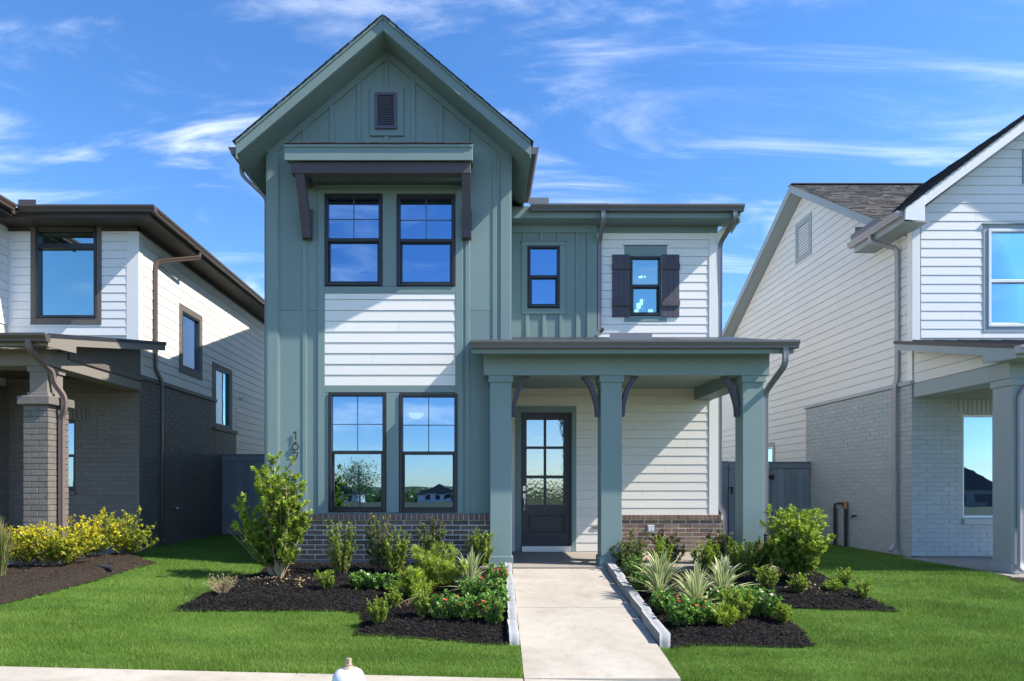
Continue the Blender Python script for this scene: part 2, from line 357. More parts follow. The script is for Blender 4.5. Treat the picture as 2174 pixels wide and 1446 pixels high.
M['leaf_podo'] = leafmat('narrow_yellow_leaf', [(0, (.16, .26, .035)), (.5, (.29, .41, .06)), (1, (.47, .53, .12))])
M['leaf_dry'] = leafmat('dry_leaf', [(0, (.28, .20, .09)), (.5, (.42, .33, .16)), (1, (.52, .44, .24))], .2, .7)
M['leaf_pink'] = leafmat('pink_leaf', [(0, (.25, .12, .10)), (.5, (.16, .18, .08)), (1, (.33, .18, .16))])
M['petal_red'] = leafmat('red_petal', [(0, (.62, .015, .03)), (.6, (.75, .04, .05)), (1, (.80, .14, .14))], .2)
M['petal_pink'] = leafmat('pale_pink_petal', [(0, (.70, .42, .40)), (.6, (.72, .55, .50)), (1, (.78, .70, .66))], .25)
M['reed'] = leafmat('reed_blade', [(0, (.10, .17, .035)), (.5, (.20, .25, .07)), (.75, (.42, .33, .17)), (1, (.55, .44, .26))])
M['bark'] = paint('stem_bark', (.20, .15, .095), rough=.8, var=.25, obj=0); M['bark_pale'] = paint('pale_stem_bark', (.36, .28, .17), rough=.8, var=.25, obj=0)
def flaxmat():
    t = NT('striped_flax_leaf'); a = t.n('ShaderNodeAttribute', attribute_name='edge').outputs['Fac']
    c = t.mix(t.range(a, .42, .58, 0, 1), t.ramp(t.rnd(), [(0, (.13, .22, .06)), (1, (.22, .30, .09))]), (.62, .62, .33))
    b = t.bsdf(c, .4, spec=.4); tr = t.n('ShaderNodeBsdfTranslucent'); t.l(c, tr.inputs['Color']); m = t.n('ShaderNodeMixShader'); m.inputs[0].default_value = .3
    t.l(b, m.inputs[1]); t.l(tr.outputs[0], m.inputs[2]); return t.done(m.outputs[0])
M['flax'] = flaxmat()
def grassmat():
    t = NT('grass_blade'); p = t.pos(); big = t.noise(t.pos((.5, 2.2, 1)), 1.4, 5, .6); fine = t.noise(p, 7, 4, .6)
    v = t.math('ADD', t.math('MULTIPLY', t.island(), .40), t.math('ADD', t.math('MULTIPLY', t.range(big, .32, .68, 0, 1), .42), t.math('MULTIPLY', fine, .22)))
    c = t.ramp(v, [(.15, (.060, .125, .016)), (.45, (.115, .210, .030)), (.75, (.18, .285, .050)), (1, (.28, .35, .10))])
    b = t.bsdf(c, .5, spec=.25); tr = t.n('ShaderNodeBsdfTranslucent'); t.l(c, tr.inputs['Color']); m = t.n('ShaderNodeMixShader'); m.inputs[0].default_value = .3
    t.l(b, m.inputs[1]); t.l(tr.outputs[0], m.inputs[2]); return t.done(m.outputs[0])
M['grass'] = grassmat()
def groundmat():
    t = NT('turf_ground'); p = t.pos(); n = t.noise(p, 30, 6, .7); b = t.noise(t.pos((.5, 2.2, 1)), 1.4, 5, .6)
    lawn = t.ramp(t.math('ADD', t.math('MULTIPLY', n, .6), t.math('MULTIPLY', b, .4)), [(.3, (.045, .09, .014)), (.55, (.085, .15, .024)), (.8, (.13, .20, .04))])
    field = t.ramp(t.noise(p, .25, 6, .7), [(.3, (.055, .058, .028)), (.7, (.11, .10, .05))])
    x = t.n('ShaderNodeSeparateXYZ'); t.l(p, x.inputs[0]); f = t.range(x.outputs[1], -5.5, -6.5, 0, 1)
    return t.done(t.bsdf(t.mix(f, lawn, field), .9, t.bump(n, .6, .02), spec=.1))
M['ground'] = groundmat()
def mulchmat(name, a, b):
    t = NT(name); p = t.pos(); n = t.noise(p, 55, 8, .75); c = t.mix(t.math('ADD', t.math('MULTIPLY', t.island(), .6), t.math('MULTIPLY', n, .4)), a, b)
    return t.done(t.bsdf(c, .85, t.bump(n, .9, .02), spec=.12))
M['mulch'] = mulchmat('black_mulch', (.003, .003, .0033), (.013, .012, .012)); M['chip'] = mulchmat('black_mulch_chip', (.004, .004, .0042), (.055, .048, .044))
M['mulch_b'] = mulchmat('brown_mulch', (.016, .012, .010), (.060, .046, .036)); M['chip_b'] = mulchmat('brown_mulch_chip', (.018, .014, .011), (.16, .115, .075))

# ------------------------------------------------------------------ builders shared by the houses
def wall_holes(mb, w, u0, u1, z0, z1, holes, n0, n1):
    us = sorted({u0, u1, *[min(max(h[i], u0), u1) for h in holes for i in (0, 1)]}); zs = sorted({z0, z1, *[min(max(h[i], z0), z1) for h in holes for i in (2, 3)]})
    for a, b in zip(us, us[1:]):
        run = None
        for c, d in zip(zs, zs[1:]):
            m = ((a+b)/2, (c+d)/2)
            if any(h[0] < m[0] < h[1] and h[2] < m[1] < h[3] for h in holes):
                if run: mb.wbox(w, a, b, n0, n1, *run); run = None
            else: run = (run[0], d) if run else (c, d)
        if run: mb.wbox(w, a, b, n0, n1, *run)
    return mb
def siding(part, w, u0f, u1f, z0, z1, e, mat, holes=(), t=.0125, joint=3.7, n0=.012, gap=.006, name='plank'):
    f0 = u0f if callable(u0f) else (lambda z: u0f); f1 = u1f if callable(u1f) else (lambda z: u1f)
    zi = z0; k = 0
    while zi < z1-.012:
        zt = min(zi+e, z1); zm = (zi+zt)/2; ua, ub = f0(zm), f1(zm); k += 1
        if ub-ua < .05: zi += e; continue
        hs = [h for h in holes if h[2] < zt-.004 and h[3] > zi+.004 and h[0] < ub and h[1] > ua]
        cuts = {ua, ub}
        for h in hs: cuts |= {min(max(h[0], ua), ub), min(max(h[1], ua), ub)}
        x = ua+((k*1.37) % joint)+.35
        while x < ub-.4:
            if not any(h[0]-.2 < x < h[1]+.2 for h in hs): cuts.add(x)
            x += joint
        cuts = sorted(cuts)
        for a, b in zip(cuts, cuts[1:]):
            if b-a < .006: continue
            m = (a+b)/2; zs = [(zi, zt)]
            for h in hs:
                if h[0] < m < h[1]:
                    nz = []
                    for c, d in zs:
                        if h[2] > c+.004: nz.append((c, min(d, h[2])))
                        if h[3] < d-.004: nz.append((max(c, h[3]), d))
                    zs = [q for q in nz if q[1]-q[0] > .006]
            for c, d in zs:
                top = d-.0005
                c = c+gap if abs(c-zi) < 1e-6 else c
                th = lambda z: n0+t-(t-.005)*(z-zi)/e
                g = .0016
                la = f0(c) if a == ua else a+g; lb = f0(min(top, z1)) if a == ua else a+g; ra = f1(c) if b == ub else b-g; rb = f1(min(top, z1)) if b == ub else b-g
                if rb < lb: lb = rb = (lb+rb)/2
                vs = [w.pt(la, n0-.006, c), w.pt(ra, n0-.006, c), w.pt(ra, th(c), c), w.pt(la, th(c), c), w.pt(lb, n0-.006, top), w.pt(rb, n0-.006, top), w.pt(rb, th(top), top), w.pt(lb, th(top), top)]
                MB().add(vs, [(0,1,2,3),(4,7,6,5),(0,4,5,1),(1,5,6,2),(2,6,7,3),(3,7,4,0)]).build(name, mat, part)
        zi += e
BRICKS = {}
def brick_mesh(key, L_, H_, D_, mat, var=0):
    k = (key, round(L_, 3), round(H_, 3), var)
    if k not in BRICKS:
        r = random.Random(hash(k) & 1023); m = MB().box(-L_/2, L_/2, -D_/2, D_/2, -H_/2, H_/2, .0035)
        m.v = [(x+r.uniform(-.0012, .0012), y+r.uniform(-.0015, .0015), z+r.uniform(-.0012, .0012)) for x, y, z in m.v]
        BRICKS[k] = m.mesh('brick', mat)
    return BRICKS[k]
def bricks(part, w, key, mat, u0, u1, z0, z1, holes=(), ch=.0794, L_=.244, proud=.0045, jt=.0135, budget=300, first=lambda u, z: -u, used=[0], back=.03):
    spots = []; r = random.Random(int(abs(u0*100)+abs(z1*1000)))
    n = max(1, round((z1-z0)/ch)); ch = (z1-z0)/n; H_ = ch-jt
    for i in range(n):
        zc = z0+(i+.5)*ch; x = u0-((i % 2)*.5)*(L_+jt)-(0 if i % 2 else 0)
        while x < u1-.01:
            a, b = max(x, u0), min(x+L_, u1); segs = [(a, b)]
            for h in holes:
                if h[2] < zc < h[3]:
                    ns = []
                    for c, d in segs:
                        if h[0] > c: ns.append((c, min(d, h[0])))
                        if h[1] < d: ns.append((max(c, h[1]), d))
                    segs = ns
            spots += [(c, d, zc) for c, d in segs if d-c > .03]
            x += L_+jt
    spots.sort(key=lambda s: first((s[0]+s[1])/2, s[2])); D_ = back; rest = MB(); k = 0
    for c, d, zc in spots:
        u = (c+d)/2; ln = d-c; nn = proud-D_/2+r.uniform(-.0018, .0018)
        if used[0] < budget:
            me = brick_mesh(key, L_, H_, D_, mat, r.randrange(4)); x, y, z = w.pt(u, nn, zc)
            o = put('brick', me, part, (x, y, zc), (0, r.uniform(-.004, .004), w.a+r.uniform(-.004, .004)), (ln/L_, 1, 1)); used[0] += 1
        else:
            rest.box(u-ln/2, u+ln/2, nn-D_/2, nn+D_/2, zc-H_/2, zc+H_/2, .0035, w.pt); k += 1
    if k: rest.build('bricks', mat, part, kind='stuff')
def window(house, w, u0, u1, z0, z1, fm, n1=.035, fr=.052, split=None, grid=False, gm='glass', vbar=False, label=None, back=-.08):
    f = MB(); c = .006
    f.wbox(w, u0, u0+fr, back, n1, z0, z1, c); f.wbox(w, u1-fr, u1, back, n1, z0, z1, c)
    f.wbox(w, u0+fr, u1-fr, back, n1-.002, z0, z0+fr, c); f.wbox(w, u0+fr, u1-fr, back, n1-.002, z1-fr, z1, c)
    F_ = f.build('window', M[fm], house)
    if label: F_['label'] = label
    a, b, cc, d = u0+fr, u1-fr, z0+fr, z1-fr
    if split is not None:
        zm = z0+(z1-z0)*split
        MB().wbox(w, a, b, -.05, n1-.012, zm-.026, zm+.026, .004).build('meeting_rail', M[fm], F_)
        s = MB(); sw = .028
        s.wbox(w, a, a+sw, -.055, -.008, cc+sw, zm-.026, .003); s.wbox(w, b-sw, b, -.055, -.008, cc+sw, zm-.026, .003); s.wbox(w, a, b, -.055, -.006, cc, cc+sw, .003)
        s.build('sash', M[fm], F_)
        MB().wbox(w, a, b, -.016, -.012, zm+.02, d).build('pane', M[gm], F_)
        MB().wbox(w, a+.01, b-.01, -.036, -.032, cc+.01, zm-.02).build('pane', M[gm], F_)
        if grid:
            um = (a+b)/2; zq = (zm+d)/2
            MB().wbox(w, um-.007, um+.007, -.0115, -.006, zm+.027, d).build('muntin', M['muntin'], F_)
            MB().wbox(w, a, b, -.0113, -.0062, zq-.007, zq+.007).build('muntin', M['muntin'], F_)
    else: MB().wbox(w, a, b, -.03, -.026, cc, d).build('pane', M[gm], F_)
    return F_
def room(house, w, u0, u1, z0, z1, n0, n1, walls='plaster', floor='roomfloor'):
    m = MB(); t = .04
    m.wbox(w, u0-t, u0, n1, n0, z0, z1); m.wbox(w, u1, u1+t, n1, n0, z0, z1); m.wbox(w, u0-t, u1+t, n1-t, n1, z0-t, z1+t); m.wbox(w, u0-t, u1+t, n1, n0, z1, z1+t)
    r = m.build('room', M[walls], house); MB().wbox(w, u0-t, u1+t, n1, n0, z0-t, z0).build('room_floor', M[floor], r); return r
GP = [(0, 0), (.082, 0), (.088, .012), (.088, .030), (.112, .066), (.122, .082), (.122, .112), (.110, .114), (.110, .104), (0, .104)]
def gutter(house, p0, p1, outv, z, mat, end=True):     # K-shaped gutter from p0 to p1, hanging on a fascia, reaching out along outv
    m = MB(); a = [(p0[0]+outv[0]*x, p0[1]+outv[1]*x, z+h) for x, h in GP]; v = (p1[0]-p0[0], p1[1]-p0[1], 0)
    m.prism(a, v); return m.build('gutter', M[mat], house)
def spout(house, path, mat, w=.072, d=.052, ref=(0, -1, 0), name='downspout'):
    pr = [(-d/2, -w/2), (-d/2, w/2), (-d/2+.01, w/2+.003), (d/2-.01, w/2+.003), (d/2, w/2), (d/2, w/2-.008), (d/2-.003, 0), (d/2, -w/2+.008), (d/2, -w/2), (d/2-.01, -w/2-.003), (-d/2+.01, -w/2-.003)]
    pts = [Vector(p) for p in path]; fine = [pts[0]]
    for i in range(1, len(pts)-1):          # round the elbows
        a, b, c = pts[i-1], pts[i], pts[i+1]; r = min(.09, .45*(a-b).length, .45*(c-b).length)
        s, e = b+(a-b).normalized()*r, b+(c-b).normalized()*r
        for k in range(5): t = k/4; fine.append(s*(1-t)**2+b*2*t*(1-t)+e*t*t)
    fine.append(pts[-1])
    m = MB(); m.tube(fine, 1.0, prof=pr, ref=ref); return m.build(name, M[mat], house)
M['muntin'] = paint('bar_with_reflected_blue', (.075, .125, .18), rough=.5, var=.02)  # bars sit before the pane; the sky's reflection is put into their blue
def slab_quad(mb, a, b, c, d, th):            # sloped slab: four top corners, thickness straight down
    pts = [a, b, c, d]; lo = [(p[0], p[1], p[2]-th) for p in pts]
    return mb.add(pts+lo, [(0,1,2,3),(7,6,5,4)]+[(i, (i+1) % 4, 4+(i+1) % 4, 4+i) for i in range(4)])
def shingles(house, a, b, c, d, mat, e=.14, tw=.24, name='shingles', th=1.0):   # a-b eave, d-c ridge
    a, b, c, d = map(Vector, (a, b, c, d)); n = (b-a).cross(d-a).normalized()
    if n.z < 0: n = -n
    rows = max(1, int((d-a).length/e)); V_, F_ = [], []; r = random.Random(5)
    for i in range(rows):
        s0 = i/rows; s1 = min(1, (i+1.25)/rows); l0, r0, l1, r1 = a.lerp(d, s0), b.lerp(c, s0), a.lerp(d, s1), b.lerp(c, s1)
        ln = (r0-l0).length; x = -r.uniform(0, tw)
        while x < ln:
            wd = r.uniform(.5, 1.3)*tw; u0, u1 = max(0, x)/ln, min(ln, x+wd-.004)/ln; x += wd
            if u1 <= u0: continue
            h0 = (.016+r.choice((0, .006, .01)))*th; k = len(V_)
            p = [l0.lerp(r0, u0), l0.lerp(r0, u1), l1.lerp(r1, u1), l1.lerp(r1, u0)]
            V_ += [tuple(p[0]), tuple(p[1]), tuple(p[0]+n*h0), tuple(p[1]+n*h0), tuple(p[2]+n*.004), tuple(p[3]+n*.004)]
            F_ += [(k, k+1, k+3, k+2), (k+2, k+3, k+4, k+5)]
    put(name, np_mesh(name, V_, F_, mat), house, kind='stuff')

# ------------------------------------------------------------------ ground, pavement, walkway, street
def axis(a, b, step, far, grow=1.35):
    v = list(np.arange(a, b+1e-6, step)); s = step; x = v[-1]
    while x < far: s *= grow; x += s; v.append(x)
    s = step; x = v[0]
    while x > -far: s *= grow; x -= s; v.insert(0, x)
    return np.array(v)
gx = axis(-14, 16, .2, 3000); gy = axis(2.0, 18, .2, 3000)
def gz(x, y):
    z = tz(x, y)
    z = np.where(y < YS, cross(x)-.03, z)
    z = np.where(y < 3.2, cross(x)-.20, z)
    z = np.where(y < -6.2, cross(x)-.02+.022*np.maximum(y+12, -320)*(y < -12), z)
    return z
XX, YY = np.meshgrid(gx, gy); ZZ = gz(XX, YY); nx, ny = len(gx), len(gy)
ii, jj = np.meshgrid(np.arange(nx-1), np.arange(ny-1)); q = (jj*nx+ii).ravel()
put('ground', np_mesh('ground', np.stack([XX.ravel(), YY.ravel(), ZZ.ravel()], 1), np.stack([q, q+1, q+nx+1, q+nx], 1), M['ground'], True), kind='structure')
YP0 = 4.62                                     # kerb-side edge of the pavement
def strip(m, x0, x1, y0, y1, top, th):         # slab that follows the cross fall
    z0, z1 = float(cross(x0)), float(cross(x1))
    m.add([(x0, y0, z0+top-th), (x1, y0, z1+top-th), (x1, y1, z1+top-th), (x0, y1, z0+top-th), (x0, y0, z0+top), (x1, y0, z1+top), (x1, y1, z1+top), (x0, y1, z0+top)],
          [(3,2,1,0),(4,5,6,7),(0,1,5,4),(1,2,6,5),(2,3,7,6),(3,0,4,7)])
    return m
pav = strip(MB(), -11.9, 11.9, YP0+.01, YS-.01, -.012, .05).build('sidewalk', M['slab'], kind='structure')
cuts = [-11.8, -9.7, -7.66, -5.65, -3.64, -1.66, .39, 1.815, 3.85, 5.85, 7.85, 9.85, 11.8]
for a, b in zip(cuts, cuts[1:]): strip(MB(), a+.006, b-.006, YP0, YS, 0, .1).build('slab', M['concrete'], pav)
kb = MB(); strip(kb, -11.9, 11.9, 3.05, 3.22, -.015, .4); kb.build('kerb', M['slab'], kind='structure')
st = MB(); strip(st, -11.9, 11.9, -5.2, 3.04, -.165, .1); strip(st, -60, -11.9, -5.2, 3.04, -.165, .1); strip(st, 11.9, 60, -5.2, 3.04, -.165, .1); st.build('street', M['asphalt'], kind='structure')
def walkz(y): return (y-YS)*(.475/(9.92-YS))
wl = lambda y: .396+(y-YS)*(.492-.396)/(9.92-YS)
wr = lambda y: 1.812+(y-YS)*(1.905-1.812)/(9.92-YS)
def walk_slab(m, y0, y1, top, g, th=.12):
    p = [(wl(y0)+g, y0, walkz(y0)+top), (wr(y0)-g, y0, walkz(y0)+top), (wr(y1)-g, y1, walkz(y1)+top), (wl(y1)+g, y1, walkz(y1)+top)]
    return slab_quad(m, *p, th)
wk = walk_slab(MB(), YS+.012, 9.9, -.02, .01).build('walkway', M['slab'], kind='structure')
for a, b in ((YS+.008, 7.965), (7.975, 9.90)): walk_slab(MB(), a, b, .0, 0).build('slab', M['concrete'], wk)

# ------------------------------------------------------------------ the green house
ZP = .51; YF = 10.4; YB = 12.1; YC = 10.0
main = thing('house', 'narrow two-storey house with teal board-and-batten gable tower, white siding panels and columned porch', 'house', (.5, 11.2, .40))
WF = W(0, YF, 0); WB = W(0, YB, 0)
fx = lambda p: PX(p, YF); fz = lambda p: PZ(p, YF); bx = lambda p: PX(p, YB); bz = lambda p: PZ(p, YB)
XL, XR = -3.40, .475
# tower
APX, APZ, EVX0, EVX1, EVZ = -1.49, 8.90, -3.73, .755, 7.00
RS = (APZ-EVZ)/(APX-EVX0); RTH = .20                      # roof slope, roof thickness
under = lambda x: APZ-RS*abs(x-APX)-RTH
hole_up = [(fx(690), fx(812), fz(608), fz(413)), (fx(843), fx(966), fz(609), fz(415))]
hole_lo = [(fx(698), fx(820), fz(1087), fz(834)), (fx(848), fx(972), fz(1088), fz(836))]
hol = hole_up+hole_lo
ZB0, ZBT = .565, 1.292                                     # foot of the brick, top of the rowlock
zw = min(under(XL), under(XR))
tw = MB(); wall_holes(tw, WF, XL, XR, ZBT-.02, zw, hol, -.16, 0)
tw.wprism(WF, [(XL, zw), (XR, zw), (XR, under(XR)+.001), (APX, under(APX)), (XL, under(XL)+.001)], -.16, 0)
tw.box(XL, XL+.15, YF+.16, 16.5, .45, zw); tw.box(XR-.15, XR, YF+.16, 16.5, ZP, zw); tw.box(XL, XR, 16.5, 16.6, .45, zw)
tower = tw.build('tower_wall', M['teal'], main)
BT = .020
def tb(u0, u1, z0, z1, nm='trim_board', n1=.026, mat='teal', par=None, w=WF, n0=-.001): return MB().wbox(w, u0, u1, n0, n1, z0, z1, .003).build(nm, M[mat], par or tower)
tb(XL-.004, XL+.165, ZBT, under(XL+.17)-.05, 'corner_board', .03); tb(XR-.155, XR+.004, ZBT, under(XR-.16)-.05, 'corner_board', .03)
MB().box(XL-.026, XL-.001, YF-.026, YF+.14, ZBT, zw).build('corner_board', M['teal'], tower); MB().box(XR+.001, XR+.026, YF-.026, YF+.14, 3.9, zw).build('corner_board', M['teal'], tower)
AWT = 6.90                                                # where the awning roof meets the wall
bat = [820+57.5*k for k in range(-4, 5)]
for p in bat:
    u = fx(p); top = under(u)-.10
    if p < 676 or p > 984: tb(u-.034, u+.034, ZBT, top, 'batten', BT)
    else:
        lo = AWT if abs(p-820) > 5 else fz(190); 
        tb(u-.034, u+.034, lo, top, 'batten', BT)
        if abs(p-820) <= 5: tb(u-.034, u+.034, AWT, fz(290), 'batten', BT)
        tb(u-.034, u+.034, fz(398), 6.62, 'batten', BT)
# flat panels between the battens, in two lifts with an open seam
ZSM = fz(660)
for zone in ([XL+.165]+[fx(p) for p in bat if p < 676]+[fx(676)], [fx(983)]+[fx(p) for p in bat if p > 984]+[XR-.155]):
    for a, b in zip(zone, zone[1:]):
        if b-a < .08: continue
        a_, b_ = a+.002, b-.002; tp = min(under(a_), under(b_))-.06
        for z0, z1 in ((ZBT+.002, ZSM), (ZSM+.006, tp)): MB().wbox(WF, a_, b_, -.001, .008, z0, z1).build('panel', M['teal'], tower)
# frieze along the rakes
for sgn, ue in ((-1, XL+.0), (1, XR-.0)):
    p = [(APX, under(APX)), (ue, under(ue)), (ue, under(ue)-.13), (APX, under(APX)-.13)]
    MB().wprism(WF, p, -.001, .032 if sgn < 0 else .0322).build('frieze_board', M['teal_h'], tower)
# window surrounds and trim
tb(fx(676), fx(690), ZBT, fz(398), 'trim_board', .028); tb(fx(967), fx(983), ZBT, fz(398), 'trim_board', .028)
tb(fx(690), fx(967), fz(412.5), fz(398), 'trim_board', .0285, 'teal_h'); tb(fx(672), fx(987), fz(398), fz(395), 'drip_cap', .05, 'teal_h')
tb(fx(812.5), fx(842.5), fz(609), fz(412.5), 'trim_board', .027); tb(fx(690), fx(967), fz(624), fz(609.5), 'trim_board', .0285, 'teal_h')
tb(fx(820.5), fx(847.5), fz(1088), fz(834), 'trim_board', .027); tb(fx(690), fx(967), fz(833.5), fz(820), 'trim_board', .0285, 'teal_h')
tb(fx(690), fx(698), ZBT, fz(833.5), 'trim_board', .0265); tb(fx(690), fx(967), ZBT, fz(1089), 'trim_board', .0275, 'teal_h')
siding(tower, WF, fx(690)+.003, fx(967)-.003, fz(820)+.002, fz(624)-.002, .1722, M['white'], t=.014)
for h in hole_up: window(main, WF, h[0]+.004, h[1]-.004, h[2]+.004, h[3]-.004, 'black', .045, split=.5, grid=True)
for h in hole_lo: window(main, WF, h[0]+.004, h[1]-.004, h[2]+.004, h[3]-.004, 'black', .045, split=.5, grid=True)
room(main, WF, XL+.25, XR-.25, .62, 3.45, -.17, -4.2); room(main, WF, XL+.25, XR-.25, 3.75, 6.35, -.17, -4.2)
# gable vent
vt = MB().wbox(WF, fx(786), fx(857), -.001, .03, fz(290), fz(190), .003).build('vent', M['teal'], main)
f = MB(); a, b, c, d = fx(797), fx(843), fz(277), fz(200); g = .045
f.wbox(WF, a, a+g, .03, .06, c, d, .004); f.wbox(WF, b-g, b, .03, .06, c, d, .004); f.wbox(WF, a+g, b-g, .03, .059, c, c+g, .004); f.wbox(WF, a+g, b-g, .03, .059, d-g, d, .004); f.build('vent_frame', M['vent'], vt)
for k in range(13):
    z = c+g+.008+(d-c-2*g)*k/13
    MB().add([WF.pt(a+g, .052, z-.012), WF.pt(b-g, .052, z-.012), WF.pt(b-g, .032, z+.022), WF.pt(a+g, .032, z+.022), WF.pt(a+g, .058, z-.008), WF.pt(b-g, .058, z-.008), WF.pt(b-g, .036, z+.026), WF.pt(a+g, .036, z+.026)],
             [(0,1,2,3),(7,6,5,4),(0,4,5,1),(1,5,6,2),(2,6,7,3),(3,7,4,0)]).build('louvre', M['vent'], vt)
# brick base
mort = MB().wbox(WF, XL+.012, XR-.012, -.16, .055, ZB0, ZBT-.10).build('brick_base', M['mortar'], main)
bricks(mort, W(0, YF-.055, 0), 'main', M['brick'], XL, XR, ZB0, ZBT-.102, used=[0])
bricks(mort, W(XL, 0, -90), 'main', M['brick'], -YF-1.2, -YF+.05, ZB0, ZBT-.102, used=[0])
bricks(mort, W(XR, 0, 90), 'main', M['brick'], YF-.05, YF+1.2, ZB0, ZBT-.102, used=[0])
rw = MB().wbox(WF, XL+.01, XR-.01, -.02, .078, ZBT-.098, ZBT-.004).build('brick_sill', M['mortar'], main)
u = XL-.01; k = 0
rbm = [MB().box(-.0365, .0365, -.055, .055, -.049, .049, .004).mesh('brick', M['brick_rowlock']) for _ in range(1)]
while u < XR:
    put('brick', rbm[0], rw, WF.pt(u+.0365, .031+random.uniform(-.002, .002), ZBT-.049+random.uniform(-.001, .001)), (random.uniform(-.01, .01), 0, 0)); u += .0828
MB().box(XL+.005, XR-.005, YF-.05, YF+1.4, .30, ZB0).build('foundation', M['slab'], main)
# house number
hn = thing('house_number', 'thin black house number one six seven on the teal tower wall', 'house number', P(628, 985, YF-.03))
def digit(pts, name='digit'):
    m = MB(); m.tube([WF.pt(fx(x), .030, fz(y)) for x, y in pts], .0085, 6); return m.build(name, M['blackiron'], hn)
digit([(623.5, 920), (626, 918.5), (629, 916), (629, 925), (629, 933.5)])
ci = [(628+6.3*math.cos(t), 948.5+6.6*math.sin(t)) for t in np.linspace(-2.4, 3.9, 22)]
digit([(631, 938), (627, 940.5), (623.5, 944.5)]+[(628+6.3*math.cos(t), 949+6.4*math.sin(t)) for t in np.linspace(math.pi+.55, math.pi+.55-2*math.pi, 22)])
digit([(623.5, 961), (628.5, 961), (633.5, 961), (631, 967.5), (628, 977.5)])
for x, y in ((629, 921), (629, 931), (628, 955), (629, 961), (629.5, 973)): MB().tube([WF.pt(fx(x), 0, fz(y)), WF.pt(fx(x), .03, fz(y))], .003, 5).build('stud', M['blackiron'], hn)
# tower roof
YR0, YR1 = 9.94, 16.5
rf = MB()
slab_quad(rf, (EVX0, YR0+.022, EVZ), (APX, YR0+.022, APZ), (APX, YR1, APZ), (EVX0, YR1, EVZ), RTH-.004)
slab_quad(rf, (APX, YR0+.022, APZ), (EVX1, YR0+.022, APZ-RS*(EVX1-APX)), (EVX1, YR1, APZ-RS*(EVX1-APX)), (APX, YR1, APZ), RTH-.004)
roof = rf.build('tower_roof', M['teal_h'], main)
EZ1 = APZ-RS*(EVX1-APX)
def rake(w, xa, za, xb, zb, dep, n0, n1, nm, mat, par): return MB().wprism(w, [(xa, za), (xb, zb), (xb, zb-dep), (xa, za-dep)], n0, n1).build(nm, M[mat], par)
WR = W(0, YR0+.022, 0)
rake(WR, EVX0-.01, EVZ+.02, APX-.0015, APZ+.028, .215, 0, .024, 'fascia', 'teal_h', roof); rake(WR, APX+.0015, APZ+.028, EVX1+.01, EZ1+.02, .215, 0, .024, 'fascia', 'teal_h', roof)
rake(WR, EVX0-.01, EVZ+.022, APX-.0015, APZ+.031, .045, .024, .042, 'drip_trim', 'teal_h', roof); rake(WR, APX+.0015, APZ+.031, EVX1+.01, EZ1+.022, .045, .024, .042, 'drip_trim', 'teal_h', roof)
MB().box(EVX0-.02, EVX0-.002, YR0+.0, YR1, EVZ-.235, EVZ+.015).build('fascia', M['teal_h'], roof); MB().box(EVX1+.002, EVX1+.02, YR0, YR1, EZ1-.235, EZ1+.015).build('fascia', M['teal_h'], roof)
shingles(roof, (EVX0-.05, YR0-.05, EVZ-.015), (EVX0-.05, YR1, EVZ-.015), (APX, YR1, APZ+.028), (APX, YR0-.05, APZ+.028), M['shingle_dark'], th=.5)
shingles(roof, (EVX1+.05, YR1, EZ1-.01), (EVX1+.05, YR0-.05, EZ1-.01), (APX, YR0-.05, APZ+.028), (APX, YR1, APZ+.028), M['shingle_dark'], th=.5)
gutter(main, (EVX0-.02, YR0+.03), (EVX0-.02, 13.5), (-1, 0), EVZ-.16, 'gutter'); GZ = 6.665
gutter(main, (EVX1+.02, YR0+.03), (EVX1+.02, 11.70), (1, 0), EZ1-.16, 'gutter')
spout(main, [(EVX0-.08, YR0+.42, EVZ-.14), (EVX0-.08, YR0+.42, EVZ-.30), (XL-.055, YF+.10, EVZ-.62), (XL-.055, YF+.10, .62), (XL-.16, YF+.05, .50)], 'downspout', ref=(1, 0, 0))
# awning over the upper windows
aw = MB(); YA = 9.80; a0, a1 = PX(606, YA), PX(1002, YA)
slab_quad(aw, (a0, YA+.02, 6.84), (a1, YA+.02, 6.84), (a1, YF, 7.02), (a0, YF, 7.02), .17); awn = aw.build('awning', M['teal_h'], main)
MB().box(a0-.012, a1+.012, YA-.006, YA+.018, 6.655, 6.885, .003).build('fascia', M['teal_h'], awn)
MB().box(a0-.016, a1+.016, YA-.022, YA-.007, 6.845, 6.89, .003).build('drip_trim', M['teal_h'], awn)
for xx in (a0-.012, a1-.011): MB().prism([(xx, YA+.02, 6.885), (xx, YF-.002, 7.06), (xx, YF-.002, 6.84), (xx, YA+.02, 6.655)], (.022, 0, 0)).build('fascia', M['teal_h'], awn)
shingles(awn, (a0-.02, YA-.035, 6.89), (a1+.014, YA-.035, 6.89), (a1+.014, YF-.03, 7.07), (a0-.02, YF-.03, 7.07), M['shingle_dark'])
MB().box(a0+.07, a1-.02, YA+.05, YA+.19, 6.485, 6.654, .006).build('beam', M['stain'], awn)
for px in (655, 991):
    xc = fx(px); hw = .068
    br = MB(); br.prism([(xc-hw, YA+.06, 6.50), (xc-hw, YA+.22, 6.50), (xc-hw, YF-.03, 5.74), (xc-hw, YF-.03, 5.67), (xc-hw, YF-.14, 5.67), (xc-hw, YF-.17, 5.78)], (2*hw, 0, 0)); 
    bo = br.build('bracket', M['stain_v'], awn)
    MB().box(xc-hw-.012, xc+hw+.012, YF-.055, YF-.029, 5.66, 6.15, .004).build('wall_plate', M['stain_v'], bo)
    MB().box(xc-hw, xc+hw, YA+.19, YF-.03, 6.50, 6.64, .004).build('arm', M['stain'], bo)

